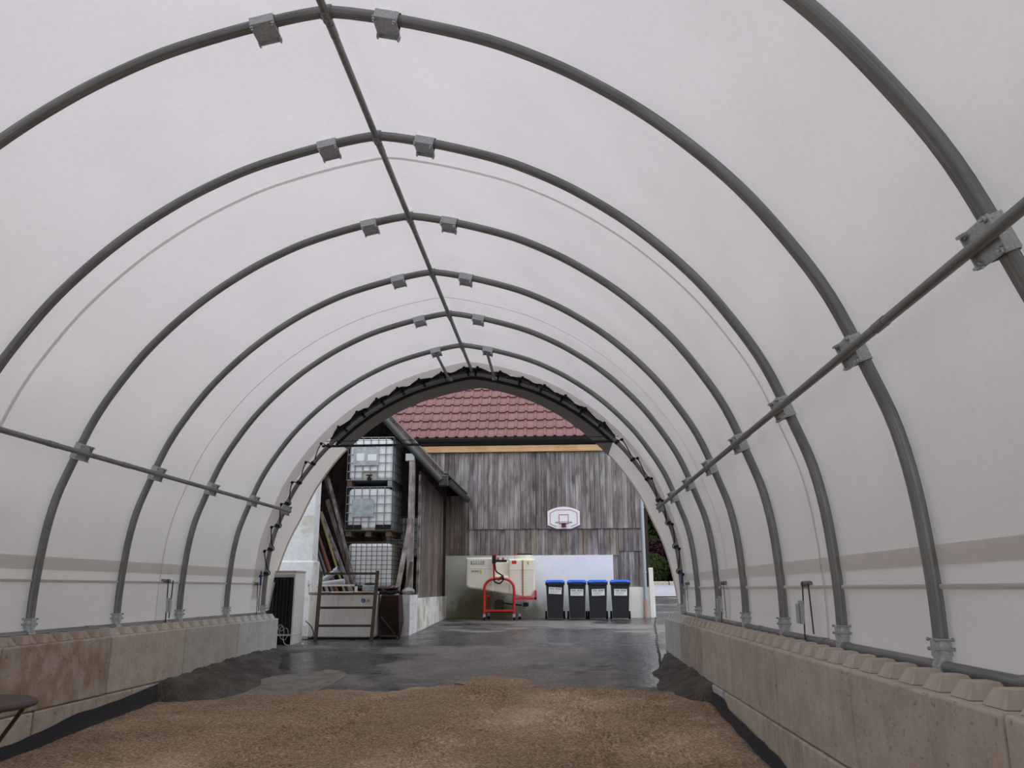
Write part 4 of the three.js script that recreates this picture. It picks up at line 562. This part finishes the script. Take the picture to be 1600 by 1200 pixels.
// ---------------------------------------------------------------- table
{
  const g = thing('round_table', 'round dark brown folding table by the left wall', 'table', V(-4.39, -1.47, 6.04));
  part(g, 'tabletop', new THREE.CylinderGeometry(0.48, 0.48, 0.03, 48).translate(0, 0.655, 0), mTable); part(g, 'tabletop_rim', new THREE.TorusGeometry(0.475, 0.02, 8, 48).rotateX(Math.PI / 2).translate(0, 0.65, 0), mTable);
  for (const s of [-1, 1]) for (const q of [-1, 1]) part(g, 'leg', bar([s * 0.4, 0.64, q * 0.14], [-s * 0.06, 0.0, q * 0.2], 0.026, 0.016), mTable); part(g, 'crossbar', rod([0.06, 0.012, -0.24], [0.06, 0.012, 0.24], 0.012, 8), mTable);
}
// ---------------------------------------------------------------- greenery beyond the yard
const mLeaf = PM({ vertexColors: true, roughness: 1, transmission: 0.42, thickness: 0 });
function shrub(name, label, X, Zd, rx, ry, rz, n, size, cols, trunk) {
  const g = thing(name, label, name.includes('tree') ? 'tree' : 'shrub', V(X, yardY(Zd), Zd)); const pos = [], nor = [], col = [], c = new THREE.Color();
  for (let i = 0; i < n; i++) {
    const a = rr(0, 6.283), b = Math.acos(rr(-1, 1)), k = 0.35 + 0.65 * Math.cbrt(rnd()) + 0.16 * (n2(a * 2.5, b * 4, 95) - 0.5); const p = new THREE.Vector3(Math.sin(b) * Math.cos(a) * rx * k, ry + (trunk ?? 0) + Math.cos(b) * ry * k, Math.sin(b) * Math.sin(a) * rz * k);
    const nn = new THREE.Vector3(Math.sin(b) * Math.cos(a) * 0.7 + rr(-0.6, 0.6), Math.cos(b) * 0.5 + 0.6 + rr(-0.6, 0.6), Math.sin(b) * Math.sin(a) * 0.7 + rr(-0.6, 0.6)).normalize(), d1 = new THREE.Vector3(rr(-1, 1), rr(-1, 1), rr(-1, 1)).cross(nn).normalize(), d2 = new THREE.Vector3().crossVectors(nn, d1), s = size * rr(0.6, 1.3);
    c.set(cols[Math.floor(rnd() * cols.length)]); const P = [p.clone().addScaledVector(d1, -s), p.clone().addScaledVector(d2, s * 0.5), p.clone().addScaledVector(d1, s), p.clone().addScaledVector(d2, -s * 0.5)];
    for (const j of [0, 1, 2, 0, 2, 3]) { pos.push(P[j].x, P[j].y, P[j].z); nor.push(nn.x, nn.y, nn.z); col.push(c.r, c.g, c.b); }
  }
  const q = new THREE.BufferGeometry(); q.setAttribute('position', new THREE.Float32BufferAttribute(pos, 3)); q.setAttribute('normal', new THREE.Float32BufferAttribute(nor, 3)); q.setAttribute('color', new THREE.Float32BufferAttribute(col, 3)); q.setAttribute('uv', new THREE.Float32BufferAttribute(new Float32Array(pos.length / 3 * 2), 2));
  part(g, 'foliage', q, mLeaf); part(g, 'stem', rod([0, -0.1, 0], [0, ry + (trunk ?? 0), 0], 0.07 + (trunk ? 0.08 : 0), 8, 0.04), mWoodDark);
}
shrub('garden_tree', 'dark green tree standing behind the garden shrubs', 5.8, 49, 3.2, 3.6, 1.6, 16000, 0.22, [0x86ac64, 0x96bc70, 0xa6cc7e, 0x769a56], 0.1);
shrub('garden_tree', 'second dark tree farther right behind the shrubs', 12.4, 49.5, 3.2, 3.6, 1.6, 9000, 0.24, [0x6a8f4c, 0x7a9f56, 0x8ab064], 0.1);
shrub('purple_shrub', 'purple-leaved shrub between the green shrubs', 5.6, 46.6, 1.5, 0.6, 0.5, 2200, 0.1, [0xae7484, 0xbe8494, 0x946270, 0xc896a6], 1.35);
shrub('garden_shrub', 'light green garden shrub beside the barn corner', 5.0, 45.4, 0.95, 0.85, 0.5, 3600, 0.09, [0xcdeb94, 0xdaf2a2, 0xb6d880, 0xe4f6b0]);
shrub('garden_shrub', 'bright green garden shrub right of the light green one', 6.95, 45.4, 0.95, 0.95, 0.5, 3200, 0.09, [0xc2e68c, 0xd0f098, 0xacd27a, 0xdcf4a6]);
shrub('garden_shrub', 'third light green shrub, farthest from the barn', 8.95, 45.4, 0.95, 0.9, 0.5, 2600, 0.09, [0xb4d878, 0xc4e486, 0x9cc064]);
shrub('garden_hedge', 'long clipped green hedge behind the garden trees', 14.0, 52.5, 11.5, 1.9, 0.7, 14000, 0.2, [0x7a9f56, 0x8ab064, 0x6a8f4c]);
{
  const g = thing('garden_kerb', 'low stone edging in front of the garden shrubs', 'edging', V(7.5, yardY(44.6), 44.6)); for (let i = 0; i < 12; i++) part(g, 'edging_stone', rbox(0.86, 0.24, 0.22, 0.04, -4.9 + i * 0.9, 0.1, rr(-0.03, 0.03)), mConc[2]);
}

renderer.render(scene, camera);
